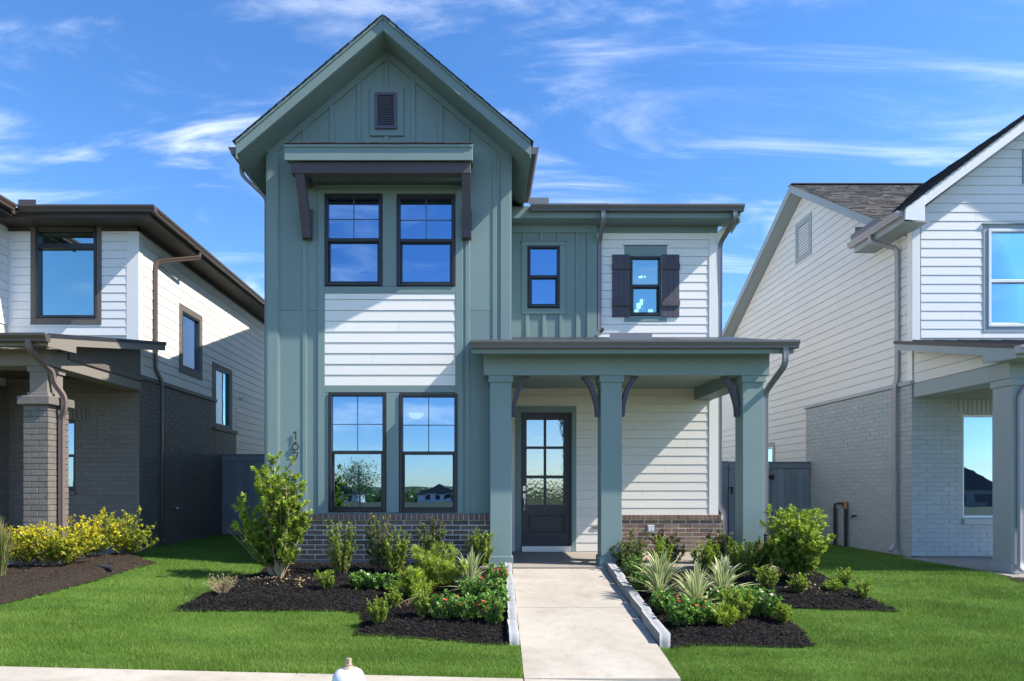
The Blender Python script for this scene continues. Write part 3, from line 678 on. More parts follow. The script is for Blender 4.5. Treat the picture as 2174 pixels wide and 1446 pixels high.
# body behind the tower
XB1 = 4.40; ZE = 6.60
hup = [(bx(1337), bx(1403), bz(671), bz(545))]; hte = [(bx(1120), bx(1187), bz(656), bz(525))]
DX0, DX1, DZ1 = bx(1094), bx(1223), bz(863)
hdo = [(bx(1107)-.03, bx(1212)+.03, ZP-.2, bz(874))]
bw = MB(); wall_holes(bw, WB, XR-.1, XB1, .2, ZE, hup+hte+hdo, -.15, 0)
bw.box(XB1-.15, XB1, YB+.15, 24, .2, ZE); bw.box(XL, XL+.15, 16.6, 24, .2, ZE); bw.box(XL, XB1, 23.9, 24, .2, ZE)
for xx in (XL+.02, XB1-.12): bw.prism([(xx, YB, ZE), (xx, 24, ZE), (xx, 18.0, ZE+2.2)], (.1, 0, 0))
body = bw.build('body_wall', M['white'], main)
rdg = 18.0; rs = .375
br_ = MB(); slab_quad(br_, (XL-.32, 11.73, 6.76), (4.66, 11.73, 6.76), (4.66, rdg, 6.76+rs*(rdg-11.73)), (XL-.32, rdg, 6.76+rs*(rdg-11.73)), .12)
slab_quad(br_, (XL-.32, rdg, 6.76+rs*(rdg-11.73)), (4.66, rdg, 6.76+rs*(rdg-11.73)), (4.66, 24.3, 6.76), (XL-.32, 24.3, 6.76), .12)
broof = br_.build('body_roof', M['shingle_dark'], main)
XT = bx(1263)                                             # where the teal part meets the white part
MB().box(XR+.03, 4.66, 11.70, 11.728, 6.565, 6.775).build('fascia', M['teal_h'], broof); MB().box(4.662, 4.69, 11.70, 18, 6.50, 6.72).build('fascia', M['teal_h'], broof)
MB().box(XR+.03, 4.665, 11.74, YB+.02, 6.575, 6.60).build('soffit', M['teal_h'], broof)
MB().prism([(4.664, 11.72, 6.60), (4.664, YB, 6.60), (4.664, YB, 6.44), (4.664, 11.9, 6.50)], (.024, 0, 0)).build('eave_return', M['teal_h'], broof)
gutter(main, (EVX1+.14, 11.70), (PX(1292, 11.6), 11.70), (0, -1), GZ, 'gutter'); gutter(main, (PX(1292, 11.6)+.004, 11.70), (4.72, 11.70), (0, -1), GZ-.004, 'gutter')
MB().box(PX(1122, 11.6), PX(1165, 11.6), 11.575, 11.579, GZ+.10, GZ+.215, .002).build('splash_guard', M['downspout'], main)
# teal upper wall, a little proud of the white one
WT = W(0, YB-.07, 0)
tq = MB(); wall_holes(tq, WT, XR, XT, 4.42, 6.58, [(h[0]-.001, h[1]+.001, h[2]-.001, h[3]+.001) for h in hte], -.069, 0); teal2 = tq.build('upper_teal_wall', M['teal'], main)
tx = lambda p: PX(p, YB-.07); tzz = lambda p: PZ(p, YB-.07)
def t2(u0, u1, z0, z1, nm='batten', n1=.02, mat='teal'): return MB().wbox(WT, u0, u1, -.001, n1, z0, z1, .003).build(nm, M[mat], teal2)
t2(XR, XT+.02, 6.42, 6.575, 'frieze_board', .03, 'teal_h'); t2(XT-.165, XT+.022, 4.42, 6.419, 'corner_board', .028)
for p, lo, hi in ((1113, 513, None), (1149.5, 513, None), (1186, 513, None), (1119.5, None, 667), (1155, None, 667), (1191, None, 667)):
    t2(tx(p)-.033, tx(p)+.033, 4.42 if lo is None else tzz(lo), 6.419 if hi is None else tzz(hi))
t2(tx(1226)-.033, tx(1226)+.033, 4.42, 6.419)
t2(tx(1107), tx(1119.5), tzz(667), tzz(523), 'trim_board', .027); t2(tx(1188), tx(1200), tzz(667), tzz(523), 'trim_board', .027)
t2(tx(1107), tx(1200), tzz(523), tzz(513.5), 'trim_board', .0275, 'teal_h'); t2(tx(1119.5), tx(1188), tzz(667), tzz(656.5), 'trim_board', .0275, 'teal_h'); t2(tx(1104), tx(1203), tzz(513.5), tzz(511.8), 'drip_cap', .045, 'teal_h')
window(main, WT, hte[0][0]+.004, hte[0][1]-.004, hte[0][2]+.004, hte[0][3]-.004, 'black', .04, split=.5, fr=.045)
# white upper wall
siding(body, WB, XT+.02, XB1-.15, 4.42, 6.44, .158, M['white'], [(bx(1337), bx(1403), bz(671), bz(545)), (bx(1325), bx(1415), bz(545), bz(523)), (bx(1325), bx(1415), bz(684), bz(671))])
MB().wbox(WB, XT+.02, XB1+.02, -.001, .03, 6.442, 6.575, .003).build('frieze_board', M['teal_h'], body)
MB().wbox(WB, XB1-.148, XB1+.022, -.001, .032, 4.42, 6.44, .003).build('corner_board', M['white_v'], body); MB().box(XB1+.001, XB1+.0215, YB-.031, YB+.12, .9, 6.56).build('corner_board', M['white_v'], body)
MB().wbox(WB, bx(1325), bx(1415), -.001, .026, bz(545.5), bz(523), .003).build('trim_board', M['teal_h'], body); MB().wbox(WB, bx(1322.5), bx(1417.5), -.001, .045, bz(523), bz(521.3), .003).build('drip_cap', M['teal_h'], body)
MB().wbox(WB, bx(1325), bx(1415), -.001, .027, bz(684), bz(671.5), .003).build('trim_board', M['teal_h'], body)
window(main, WB, hup[0][0]+.003, hup[0][1]-.003, hup[0][2]+.003, hup[0][3]-.003, 'black', .045, split=.5, fr=.042, gm='glass_clear')
for x0, x1 in ((1299, 1336), (1404.5, 1441)):
    a, b, c, d = bx(x0), bx(x1), bz(674), bz(542); n = 3; wd = (b-a)/n
    s = MB(); [s.wbox(WB, a+i*wd+.001, a+(i+1)*wd-.001, .020, .044, c, d, .003) for i in range(1)]
    sh = s.build('shutter', M['stain_v'], main)
    for i in range(1, n): MB().wbox(WB, a+i*wd+.001, a+(i+1)*wd-.001, .020, .044, c, d, .003).build('board', M['stain_v'], sh)
    for zz in (567.5, 645): MB().wbox(WB, a-.006, b+.006, .044, .066, bz(zz)-.055, bz(zz)+.055, .003).build('crosspiece', M['stain'], sh)
room(main, WB, bx(1290), XB1-.2, 3.75, 6.35, -.16, -4.5)
room(main, WB, XR+.02, bx(1285), 3.75, 6.35, -.16, -2.5)
spout(main, [(tx(1272), 11.63, GZ), (tx(1272), 11.63, GZ-.16), (XT+.07, YB-.075, GZ-.42), (XT+.07, YB-.075, 4.60)], 'downspout')
spout(main, [(4.56, 11.63, GZ), (4.56, 11.63, GZ-.14), (XB1+.06, YB-.02, GZ-.42), (XB1+.065, YB+.03, 1.50), (XB1+.065, YB+.03, 1.36), (XB1+.15, YB+.01, 1.22), (XB1+.15, YB+.01, .50)], 'downspout')
# camera on the corner
sc_ = thing('security_camera', 'small black camera fixed to the wall corner above the porch roof', 'camera', (XT+.12, YB-.09, 4.62))
MB().tube([(XT+.12, YB-.025, 4.60), (XT+.12, YB-.08, 4.60), (XT+.12, YB-.14, 4.62)], [.02, .022, .03], 10).build('housing', M['black'], sc_); MB().lathe((XT+.12, YB-.02, 4.60), [(.035, -.004), (.035, .004)], 12, 'y').build('mount', M['whitevinyl'], sc_)

# porch
fl = MB().box(-.10, 4.52, YC-.10, YB+.02, .15, ZP, .01).build('porch_floor', M['porchfloor'], main)
BZ0, BZ1 = 3.44, 3.78
beam = MB().box(PX(1027, YC-.03), PX(1634, YC-.03), YC-.03, YC+.31, BZ0, BZ1, .004).build('porch_beam', M['teal_h'], main)
MB().box(PX(1027, YC-.03)+.004, PX(1634, YC-.03)-.004, YC-.05, YC-.031, BZ1-.03, BZ1+.08, .003).build('trim_board', M['teal_h'], beam)
MB().box(3.98, 4.30, YC+.315, YB-.002, 3.33, BZ1-.01, .004).build('side_beam', M['teal_h'], beam)
MB().box(XR, 4.4, YC+.3, YB, 3.55, 3.57).build('porch_ceiling', M['teal_h'], main)
for p0, p1 in ((1040.5, 1086), (1276, 1320.5), (1577, 1621.5)):
    a, b = PX(p0, YC), PX(p1, YC)
    cl_ = MB().box(a, b, YC, YC+.30, ZP, BZ0-.001, .006).build('column', M['teal'], main)
    MB().box(a-.024, b+.024, YC-.024, YC+.324, BZ0-.105, BZ0-.002, .004).build('capital', M['teal_h'], cl_); MB().box(a-.024, b+.024, YC-.024, YC+.324, ZP+.001, ZP+.14, .004).build('base', M['teal_h'], cl_)
def bracket(x0, dirx):                                     # curved wooden knee under the beam
    pts = []; n = 9; R = .62; th = .085
    for k in range(n+1):
        t = (k/n)*1.05; pts.append((x0+dirx*(.20*(1-math.cos(t))/(1-math.cos(1.05))+.0), BZ0-.62+.62*math.sin(t)/math.sin(1.05)))
    m = MB(); L1 = [(x, z) for x, z in pts]; L2 = [(x+dirx*th*(.75 if i < n else 1.0), z-(.012 if i == n else .03)*(1 if i > 2 else 0)) for i, (x, z) in enumerate(pts)]
    L1[-1] = (L1[-1][0], BZ0-.002); L2[-1] = (L2[-1][0], BZ0-.002)
    for i in range(n):
        q = [L1[i], L2[i], L2[i+1], L1[i+1]]; m.prism([(x, YC+.09, z) for x, z in q], (0, .11, 0))
    return m.build('bracket', M['stain_v'], main)
bracket(PX(1086, YC), 1); bracket(PX(1276, YC), -1); bracket(PX(1320.5, YC), 1); bracket(PX(1577, YC), -1)
YG = 9.62
pr = MB(); slab_quad(pr, (PX(1003, YG), YG, 3.885), (PX(1684, YG), YG, 3.885), (PX(1684, YG), YB-.01, 4.51), (PX(1003, YG), YB-.01, 4.51), .06)
proof = pr.build('porch_roof', M['metalroof'], main)
MB().box(PX(1003, YG), PX(1684, YG), YG-.012, YG+.012, 3.70, 3.89, .003).build('fascia', M['teal_h'], proof); MB().box(PX(1003, YG), PX(1684, YG), YG+.013, YC-.05, 3.79, 3.81).build('soffit', M['teal_h'], proof)
for xx in (PX(1003, YG)-.02, PX(1684, YG)+.002): MB().prism([(xx, YG, 3.89), (xx, YF-.01 if xx < 0 else YB-.02, 3.89+.25*(.77 if xx < 0 else 2.46)), (xx, YF-.01 if xx < 0 else YB-.02, 3.78+.25*(.77 if xx < 0 else 2.46)), (xx, YG, 3.72)], (.018, 0, 0)).build('fascia', M['teal_h'], proof)
gutter(main, (PX(1001, YG), YG-.013), (PX(1690, YG), YG-.013), (0, -1), 3.765, 'gutter')
MB().box(PX(1291, YG), PX(1380, YG), YG-.125, YG-.121, 3.875, 3.975, .002).build('splash_guard', M['downspout'], main)
xx = PX(1624, YC)+.02
spout(main, [(PX(1662, YG), YG-.08, 3.77), (PX(1662, YG), YG-.08, 3.52), (xx+.03, YC+.10, 3.20), (xx+.03, YC+.10, .98)], 'downspout')
cp = thing('drain_pipe', 'black corrugated drain pipe joining the porch downspout to the mulch', 'pipe', (xx+.03, YC+.1, .45))
pth = [Vector((xx+.03, YC+.10, 1.0-.02*i)) for i in range(24)]+[Vector((xx+.03+.09*(i/18)**1.5, YC+.10-.16*(i/18), .53-.011*i)) for i in range(1, 10)]
MB().tube(pth, [.052 if i % 2 else .043 for i in range(len(pth))], 14).build('corrugated_tube', M['rubber'], cp, smooth=False)
# door wall under the porch
BRX0, BRX1 = 2.40, 4.50; RWT = 1.197
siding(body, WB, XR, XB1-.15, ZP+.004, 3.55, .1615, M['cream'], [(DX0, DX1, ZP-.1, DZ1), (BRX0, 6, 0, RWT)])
MB().wbox(WB, XB1-.148, XB1+.022, -.001, .032, RWT, 4.40, .003).build('corner_board', M['white_v'], body)
bb = MB().wbox(WB, BRX0+.01, BRX1-.012, -.2, .052, .45, RWT-.09).build('brick_base', M['mortar'], main)
bricks(bb, W(0, YB-.052, 0), 'back', M['brick_b'], BRX0, BRX1, ZP-.02, RWT-.092, used=[0])
bricks(bb, W(BRX1-.006, 0, 90), 'back', M['brick_b'], YB-.052, YB+1.0, ZP-.02, RWT-.092, used=[0])
rb = MB().wbox(WB, BRX0+.01, BRX1-.004, -.02, .072, RWT-.088, RWT-.004).build('brick_sill', M['mortar'], main)
rmesh = MB().box(-.0365, .0365, -.05, .05, -.044, .044, .004).mesh('brick', M['brick_b']); u = BRX0
while u < BRX1-.05: put('brick', rmesh, rb, WB.pt(u+.0365, .03+random.uniform(-.002, .002), RWT-.044)); u += .0828
MB().box(XB1-.02, XB1+.10, YB+.05, 14.3, .2, .5).build('foundation', M['slab'], main)
# door
dt = MB(); dt.wbox(WB, DX0, bx(1107)-.012, -.05, .04, ZP+.002, DZ1, .004); dt.wbox(WB, bx(1212)+.012, DX1, -.05, .04, ZP+.002, DZ1, .004); dt.wbox(WB, bx(1107)-.012, bx(1212)+.012, -.05, .039, bz(875.5), DZ1, .004)
dt.wbox(WB, bx(1107)-.03, bx(1107)-.004, -.14, -.05, ZP, bz(875.5)); dt.wbox(WB, bx(1212)+.004, bx(1212)+.03, -.14, -.05, ZP, bz(875.5)); dt.wbox(WB, bx(1107)-.03, bx(1212)+.03, -.14, -.05, bz(876), bz(873))
dt.build('door_trim', M['teal'], main)
d0, d1, dz0, dz1 = bx(1107), bx(1212), bz(1158), bz(876); NB, NF = -.115, -.07
px_ = [(bx(1118), bx(1156)), (bx(1160), bx(1198))]; pz_ = [(bz(948), bz(890)), (bz(1010), bz(952)), (bz(1073), bz(1015))]
gh = [(a, b, c, d) for a, b in px_ for c, d in pz_]; ph = (bx(1121), bx(1200), bz(1133), bz(1092))
dd = MB(); wall_holes(dd, WB, d0, d1, dz0, dz1, gh+[ph], NB, NF); door = dd.build('door', M['doorpaint'], main)
pn = MB(); a, b, c, d = ph; pn.wbox(WB, a-.002, b+.002, NB, NF-.022, c-.002, d+.002); pn.wbox(WB, a+.03, b-.03, NF-.022, NF-.004, c+.03, d-.03, .016); pn.build('panel', M['doorpaint'], door)
for a, b, c, d in gh:
    MB().wbox(WB, a-.003, b+.003, -.097, -.092, c-.003, d+.003).build('pane', M['glass_door'], door)
    s = MB(); s.wbox(WB, a, a+.007, NF-.02, NF-.006, c, d); s.wbox(WB, b-.007, b, NF-.02, NF-.006, c, d); s.wbox(WB, a+.007, b-.007, NF-.02, NF-.006, c, c+.007); s.wbox(WB, a+.007, b-.007, NF-.02, NF-.006, d-.007, d); s.build('glazing_bead', M['doorpaint'], door)
MB().wbox(WB, d0-.0, d1+.0, -.14, .075, ZP+.001, dz0-.004, .006).build('threshold', M['alu'], main)
hx = bx(1113.5); hd = MB(); hd.wbox(WB, hx-.030, hx+.030, NF, NF+.016, bz(1043), bz(1031), .006); hd.lathe(WB.pt(hx, NF+.022, bz(1037)), [(.020, -.008), (.020, .004), (.014, .008)], 14, 'y')
hd.wbox(WB, hx-.028, hx+.028, NF, NF+.014, bz(1060), bz(1047.5), .006); hd.tube([WB.pt(hx, NF+.01, bz(1057)), WB.pt(hx, NF+.055, bz(1060)), WB.pt(hx, NF+.062, bz(1070)), WB.pt(hx, NF+.055, bz(1079)), WB.pt(hx, NF+.008, bz(1082))], [.010, .012, .012, .011, .010], 8)
hd.wbox(WB, hx-.018, hx+.018, NF, NF+.012, bz(1084), bz(1078), .005); hd.build('handle', M['nickel'], door)
room(main, WB, XR+.03, 4.2, ZP, 3.4, -.16, -5.0)
# small things on the porch wall
ov = thing('wall_vent', 'small oval bronze plate on the siding beside the front door', 'vent', P(1264, 1120, YB-.03))
pm = MB(); ring = [(bx(1264)+.088*math.cos(t), YB-.022, bz(1120)+.034*math.sin(t)) for t in np.linspace(0, 2*math.pi, 25)[:-1]]; pm.prism(ring, (0, -.014, 0)); pm.build('rim', M['nickel'], ov)
pm = MB(); pm.prism([(bx(1264)+.072*math.cos(t), YB-.037, bz(1120)+.022*math.sin(t)) for t in np.linspace(0, 2*math.pi, 25)[:-1]], (0, -.004, 0)); pm.build('plate', M['bark'], ov)
ob = thing('outlet_box', 'clear-covered electrical outlet box on the porch brick wall', 'outlet', P(1379, 1122, YB-.06))
MB().wbox(WB, bx(1371), bx(1387), .056, .10, bz(1130), bz(1114), .012).build('cover', M['alu'], ob)
for u in (1374.5, 1380.5): MB().wbox(WB, bx(u), bx(u+3.6), .10, .106, bz(1126), bz(1118), .003).build('socket', M['whitevinyl'], ob)
# lamps seen through the windows
lp = thing('ceiling_lamp', 'lit frosted bowl ceiling lamp behind the lower tower window', 'lamp', P(884, 880, 12.6))
x, y, z = P(884, 880, 12.6)
MB().lathe((x, y, z), [(.02, -.085), (.09, -.07), (.13, -.03), (.15, .012), (.14, .02)], 20).build('bowl', M['lampglow'], lp, smooth=True)
MB().lathe((x, y, z), [(.155, .02), (.155, .035), (.03, .05), (.012, .09), (.012, 3.45-z-.012), (.06, 3.45-z-.012), (.06, 3.45-z)], 20).build('mount', M['nickel'], lp)
dl = thing('downlight', 'lit round recessed downlight in the ceiling behind the shuttered window', 'lamp', (PX(1363, 14.3), 14.3, 6.345))
MB().lathe((PX(1363, 14.3), 14.3, 6.335), [(.085, 0), (.085, .01)], 20).build('lens', M['downlight'], dl); MB().lathe((PX(1363, 14.3), 14.3, 6.338), [(.11, 0), (.11, .011)], 20).build('trim_ring', M['whitevinyl'], dl)
ch = thing('chandelier', 'chandelier with lit white cup shades behind the shuttered window', 'chandelier', P(1366, 655, 13.8))
hx_, hy_, hz_ = P(1366, 662, 13.8)
MB().tube([(hx_, hy_, hz_-.1), (hx_, hy_, 6.34)], .012, 8).build('stem', M['nickel'], ch)
for px, py, dy in ((1356, 650, -.05), (1363, 642, .25), (1381, 664, -.2), (1352, 664, .2)):
    x, y, z = P(px, py, 13.8+dy)
    s = MB().lathe((x, y, z), [(.022, -.06), (.038, -.05), (.046, .0), (.05, .06), (.046, .06)], 14).build('shade', M['downlight'], ch, smooth=True)
    MB().tube([(x, y, z-.06), (x, y, z-.10), (hx_, hy_, hz_-.08)], .008, 6).build('arm', M['nickel'], ch)

# ------------------------------------------------------------------ the brown house
YL = 12.188; XLH = -6.426; ZL0 = 0.52; ZLB = 3.8; ZLE = 6.614; ZU = 4.553; XFL = -15.5
lh = thing('house', 'cream-sided house with dark painted brick ground floor and deep brown eaves', 'house', (-8.4, 12.2, .5))
WL = W(0, YL, 0); WS = W(XLH, 0, 90); lx = lambda p: PX(p, YL); lz = lambda p: PZ(p, YL)
XI = lx(17)                                               # inner corner with the forward wing
ly = lambda p: XLH*FPX/(p-CX)                             # depth of a pixel column on the side wall
lwin = (lx(78), lx(207), lz(676), lz(480)); pwin = (lx(118), lx(164), lz(1042), lz(893))
s1 = (ly(384), ly(421.5), 4.298, 5.495); s2 = (ly(455), ly(486), 3.213, 4.609)
lb = MB(); wall_holes(lb, WL, XFL, XLH-.152, .2, ZLE, [lwin, pwin], -.15, 0); wall_holes(lb, WS, YL-.0, 27, .2, ZLE, [s1, s2], -.15, 0)
lb.box(XFL, XLH, 26.9, 27, .2, ZLE); lwall = lb.build('upper_wall', M['cream'], lh)
siding(lwall, WL, XI+.09, lx(270), ZU, ZLE-.05, .160, M['palewhite'], [(lx(67), lx(217), lz(690), lz(470))])
MB().wbox(WL, lx(270), XLH+.026, -.001, .026, 3.911, ZLE, .003).build('corner_board', M['palewhite_v'], lwall); MB().wbox(WS, YL-.024, YL+.115, -.001, .027, ZLB, ZLE, .003).build('corner_board', M['cream_v'], lwall)
MB().wbox(WL, XI+.002, XI+.09, -.001, .026, ZU, ZLE, .003).build('corner_board', M['palewhite_v'], lwall)
siding(lwall, WS, YL+.115, 22, ZLB+.03, ZLE-.02, .190, M['cream'], gap=.011, holes= [(ly(378)-.0, ly(427), 4.154, 5.639), (ly(449), ly(490.5), 3.024, 4.708)])
siding(lwall, WS, 16.975, 22, .8, ZLB+.03, .190, M['cream'], gap=.011)
siding(lwall, WS, 15.623, 16.975, 3.168, ZLB+.03, .190, M['cream'], gap=.011, holes=[(ly(449), ly(490.5), 3.024, 4.708)])
def trimframe(w, o, i, n1, mat, par, nm='window_trim'):
    m = MB(); (a, b, c, d), (e, f, g, h) = o, i
    m.wbox(w, a, e, -.001, n1, c, d, .003); m.wbox(w, f, b, -.001, n1, c, d, .003); m.wbox(w, e, f, -.001, n1-.001, c, g, .003); m.wbox(w, e, f, -.001, n1-.001, h, d, .003); return m.build(nm, M[mat], par)
trimframe(WL, (lx(67), lx(217), lz(690), lz(472)), lwin, .034, 'brown_trim', lwall); 
wf = window(lh, WL, lwin[0]+.003, lwin[1]-.003, lwin[2]+.003, lwin[3]-.003, 'black', .045, fr=.05, gm='glass_clear')
MB().wbox(WL, lwin[0]+.05, lwin[1]-.05, -.05, .035, lz(529), lz(518), .004).build('transom', M['black'], wf)
trimframe(WS, (ly(378), ly(427), 4.154, 5.628), s1, .034, 'brown_trim', lwall); window(lh, WS, s1[0]+.003, s1[1]-.003, s1[2]+.003, s1[3]-.003, 'black', .03, fr=.04)
trimframe(WS, (ly(449), ly(490.5), 3.135, 4.697), s2, .034, 'brown_trim', lwall); window(lh, WS, s2[0]+.003, s2[1]-.003, s2[2]+.003, s2[3]-.003, 'black', .03, fr=.04)
window(lh, WL, pwin[0]+.003, pwin[1]-.003, pwin[2]+.003, pwin[3]-.003, 'black', .02, split=.5, fr=.05)
room(lh, WL, XI-.6, XLH-.2, 3.966, 6.514, -.16, -3.2); room(lh, WL, XI-.6, XLH-.2, 0.498, 3.578, -.16, -3.2)
MB().tube([WS.pt(17.285, 0, 4.088), WS.pt(17.285, .08, 4.044)], [.05, .06], 8).build('vent_hood', M['cream_v'], lh)
# painted brick, front and side
lbk = MB().wbox(WL, XI+.005, XLH-.003, -.02, .050, ZL0, ZLB-.015); wall_ = None
fb = MB(); wall_holes(fb, WL, XI+.005, XLH+.046, ZL0, ZLB-.06, [pwin], -.02, .050); fbo = fb.build('front_brick_wall', M['pbrick_tm'], lh)
bricks(fbo, W(0, YL-.050, 0), 'ltf', M['pbrick_t'], XI+.005, XLH+.052, ZL0, ZLB-.06, [pwin], proud=.005, ch=.088, L_=.27, first=lambda u, z: -u, used=[0])
sb = MB(); sb.wbox(WS, YL+.001, 16.952, -.02, .046, ZL0, 3.135); sb.wbox(WS, YL+.001, 15.601, -.02, .046, 3.1359999999999997, ZLB-.06); sbo = sb.build('side_brick_wall', M['pbrick_dm'], lh)
us = [0]
bricks(sbo, W(XLH+.046, 0, 90), 'lts', M['pbrick_d'], YL-.05, 15.601, ZL0, ZLB-.06, proud=.005, ch=.088, L_=.27, first=lambda u, z: u, used=us)
bricks(sbo, W(XLH+.046, 0, 90), 'lts', M['pbrick_d'], 15.611, 16.952, ZL0, 3.135, proud=.005, ch=.088, L_=.27, first=lambda u, z: u, used=[300])
MB().wbox(WS, YL-.07, 15.645, .0, .085, ZLB-.06, ZLB+.02, .008).build('brick_ledge', M['pbrick_d'], lh); MB().wbox(WS, 15.512, 16.986, .0, .085, 3.08, 3.168, .008).build('brick_ledge', M['pbrick_d'], lh)
MB().wbox(WL, lx(268), XLH-.001, .0, .085, ZLB-.06, ZLB+.02, .008).build('brick_ledge', M['pbrick_t'], lh)
MB().wbox(WS, YL-.03, 22, -.1, .03, .1, ZL0).build('foundation', M['slab'], lh); MB().wbox(WL, -9.4, XLH+.03, -.1, .03, .1, ZL0).build('foundation', M['slab'], lh)
for k in range(7): put('brick', brick_mesh('sol', .073, .22, .03, M['pbrick_t']), fbo, WL.pt(lx(120)+.045+k*.0845, .055, lz(893)+.115))
MB().wbox(WL, lx(116), lx(166), 0, .10, lz(1042)-.075, lz(1042)-.005, .006).build('window_sill', M['pbrick_t'], lh)
tp = thing('hose_tap', 'small hose tap with pale knob on the dark brick side wall', 'tap', (XLH+.06, ly(360), .98))
tx_, ty_, tz_ = XLH+.05, ly(361), PZ(1081, ly(361))
MB().tube([(tx_, ty_, tz_), (tx_+.09, ty_, tz_-.01), (tx_+.11, ty_, tz_-.05)], .014, 8).build('spout', M['black'], tp); MB().lathe((tx_+.10, ty_, tz_+.02), [(.012, -.02), (.03, 0), (.03, .012), (.012, .016)], 10).build('knob', M['whitevinyl'], tp)
# eaves, gutter, roof
YWF = 10.947; YWG = 11.412; ZG = 6.758; OV = .465
rm = MB(); e0, e1 = XLH+OV, YL-OV
slab_quad(rm, (XFL, e1, ZG), (e0, e1, ZG), (e0-4.2, e1+4.2, ZG+1.1), (XFL, e1+4.2, ZG+1.1), .05); slab_quad(rm, (e0, e1, ZG), (e0, 27, ZG), (e0-4.2, 27, ZG+1.1), (e0-4.2, e1+4.2, ZG+1.1), .05)
lroof = rm.build('roof', M['shingle_dark'], lh)
sf = MB(); sf.box(XI+.0, e0-.03, e1+.03, YL, ZLE-.02, ZLE+.0); sf.box(XLH, e0-.03, YL+.001, 27, ZLE-.02, ZLE); sf.build('soffit', M['dark_soffit'], lroof)
MB().box(XI+OV, e0, e1, e1+.028, ZLE-.03, ZG).build('fascia', M['dark_soffit'], lroof); MB().box(e0-.028, e0, e1+.0285, 27, ZLE-.03, ZG).build('fascia', M['dark_soffit'], lroof)
MB().wbox(WL, XI, XLH+.03, .001, .03, ZLE-.11, ZLE-.021).build('frieze_board', M['dark_soffit'], lroof); MB().wbox(WS, YL-.03, 27, .001, .03, ZLE-.11, ZLE-.021).build('frieze_board', M['dark_soffit'], lroof)
gutter(lh, (XI+OV+.12, e1), (e0+.12, e1), (0, -1), ZG-.10, 'gutter_b'); gutter(lh, (e0, e1-.0), (e0, 27), (1, 0), ZG-.101, 'gutter_b'); gutter(lh, (XI+OV, YWF), (XI+OV, e1-.122), (1, 0), ZG-.10, 'gutter_b')
MB().box(XI+OV+.14, XI+OV+.46, e1-.118, e1-.114, ZG+.0, ZG+.10, .002).build('splash_guard', M['gutter_b'], lh)
# forward wing, at the edge of the picture
wg = MB(); WWG = W(XI, 0, 90); wg.box(XFL, XI, YWG, YL-.001, .2, ZLE-.001); wing = wg.build('wing_wall', M['cream'], lh)
siding(wing, WWG, YWG, YL-.03, 4.742, ZLE-.05, .160, M['palewhite'])
wb = MB().wbox(WWG, YWG, YL-.052, .0, .046, ZL0, 3.578).build('wing_brick_wall', M['pbrick_dm'], lh); bricks(wb, W(XI+.046, 0, 90), 'ltw', M['pbrick_d'], YWG, YL-.06, ZL0, 3.523, proud=.005, ch=.088, L_=.27, first=lambda u, z: -u, used=[0])
MB().wbox(WWG, YWG, 11.689, .0, .09, 4.575, 4.708, .006).build('brick_ledge', M['pbrick_t'], lh); MB().wbox(WWG, YWG, 11.634, .0, .07, 4.132, 4.574, .006).build('brick_band', M['pbrick_t'], lh)
wr_ = MB(); slab_quad(wr_, (XI+OV, YWF, ZG), (XI+OV, YL-OV, ZG), (XI-3.6, YL+3.6, ZG+1.1), (XI-3.6, 15.3, ZG+1.1), .05); wr_.box(XFL, XI+OV, YWF, YL-OV, ZLE, ZLE+.02); wr_.build('wing_roof', M['shingle_dark'], lh)
MB().box(XI+OV-.028, XI+OV, YWF, e1-.001, ZLE-.03, ZG).build('fascia', M['dark_soffit'], lroof)
spout(lh, [(e0+.05, ly(372), ZG-.10), (e0+.04, ly(372), ZG-.22), (XLH+.07, ly(326), 6.149), (XLH+.07, ly(323), 6.016), (XLH+.07, ly(323), 3.999), (XLH+.13, ly(330), 3.8), (XLH+.135, ly(330), 0.697), (XLH+.20, ly(330)-.06, 0.587)], 'gutter_b', ref=(1, 0, 0))
# porch of the brown house
XRK = -6.094; YPF = 9.13; ZPF = 3.866; YPS1 = 9.75; zr = lambda y: ZPF+(y-YPF)*(4.431-ZPF)/(12.188-YPF)
pq = MB(); slab_quad(pq, (XI+.1, YPF, zr(YPF)), (XRK, YPF, zr(YPF)), (XRK, YL-.03, zr(YL)), (XI+.1, YL-.03, zr(YL)), .05); pq2 = pq.build('porch_roof', M['metalroof'], lh)
for k in range(5): MB().prism([(XI+.4+k*.42, YPF, zr(YPF)), (XI+.4+k*.42, YL-.03, zr(YL)), (XI+.4+k*.42, YL-.03, zr(YL)+.03), (XI+.4+k*.42, YPF, zr(YPF)+.03)], (.02, 0, 0)).build('seam', M['metalroof'], pq2)
XK = XRK+.002
MB().prism([(XK, YPF, zr(YPF)+.02), (XK, YL+.35, zr(YL+.35)+.02), (XK, YL+.35, zr(YL+.35)-.04), (XK, YPF, zr(YPF)-.04)], (.03, 0, 0)).build('drip_edge', M['metalroof'], pq2)
MB().prism([(XK+.0, YPF-.02, zr(YPF)-.041), (XK, YL+.32, zr(YL+.32)-.041), (XK, YL+.32, zr(YL+.32)-.15), (XK, YPS1, zr(YPS1)-.15), (XK, YPS1, zr(YPS1)-.25), (XK, YPF-.02, zr(YPF)-.17)], (.022, 0, 0)).build('fascia', M['taupe'], pq2)
MB().box(XI+.06, XRK, YPF-.022, YPF-.002, ZPF-.16, ZPF-.01, .003).build('fascia', M['taupe'], pq2); gutter(lh, (XI+.06, YPF-.024), (XRK+.06, YPF-.024), (0, -1), ZPF-.115, 'gutter_b')
MB().box(XI+.06, XRK+.0, YPF, 9.529, ZPF-.095, ZPF-.08).build('soffit', M['taupe'], pq2)
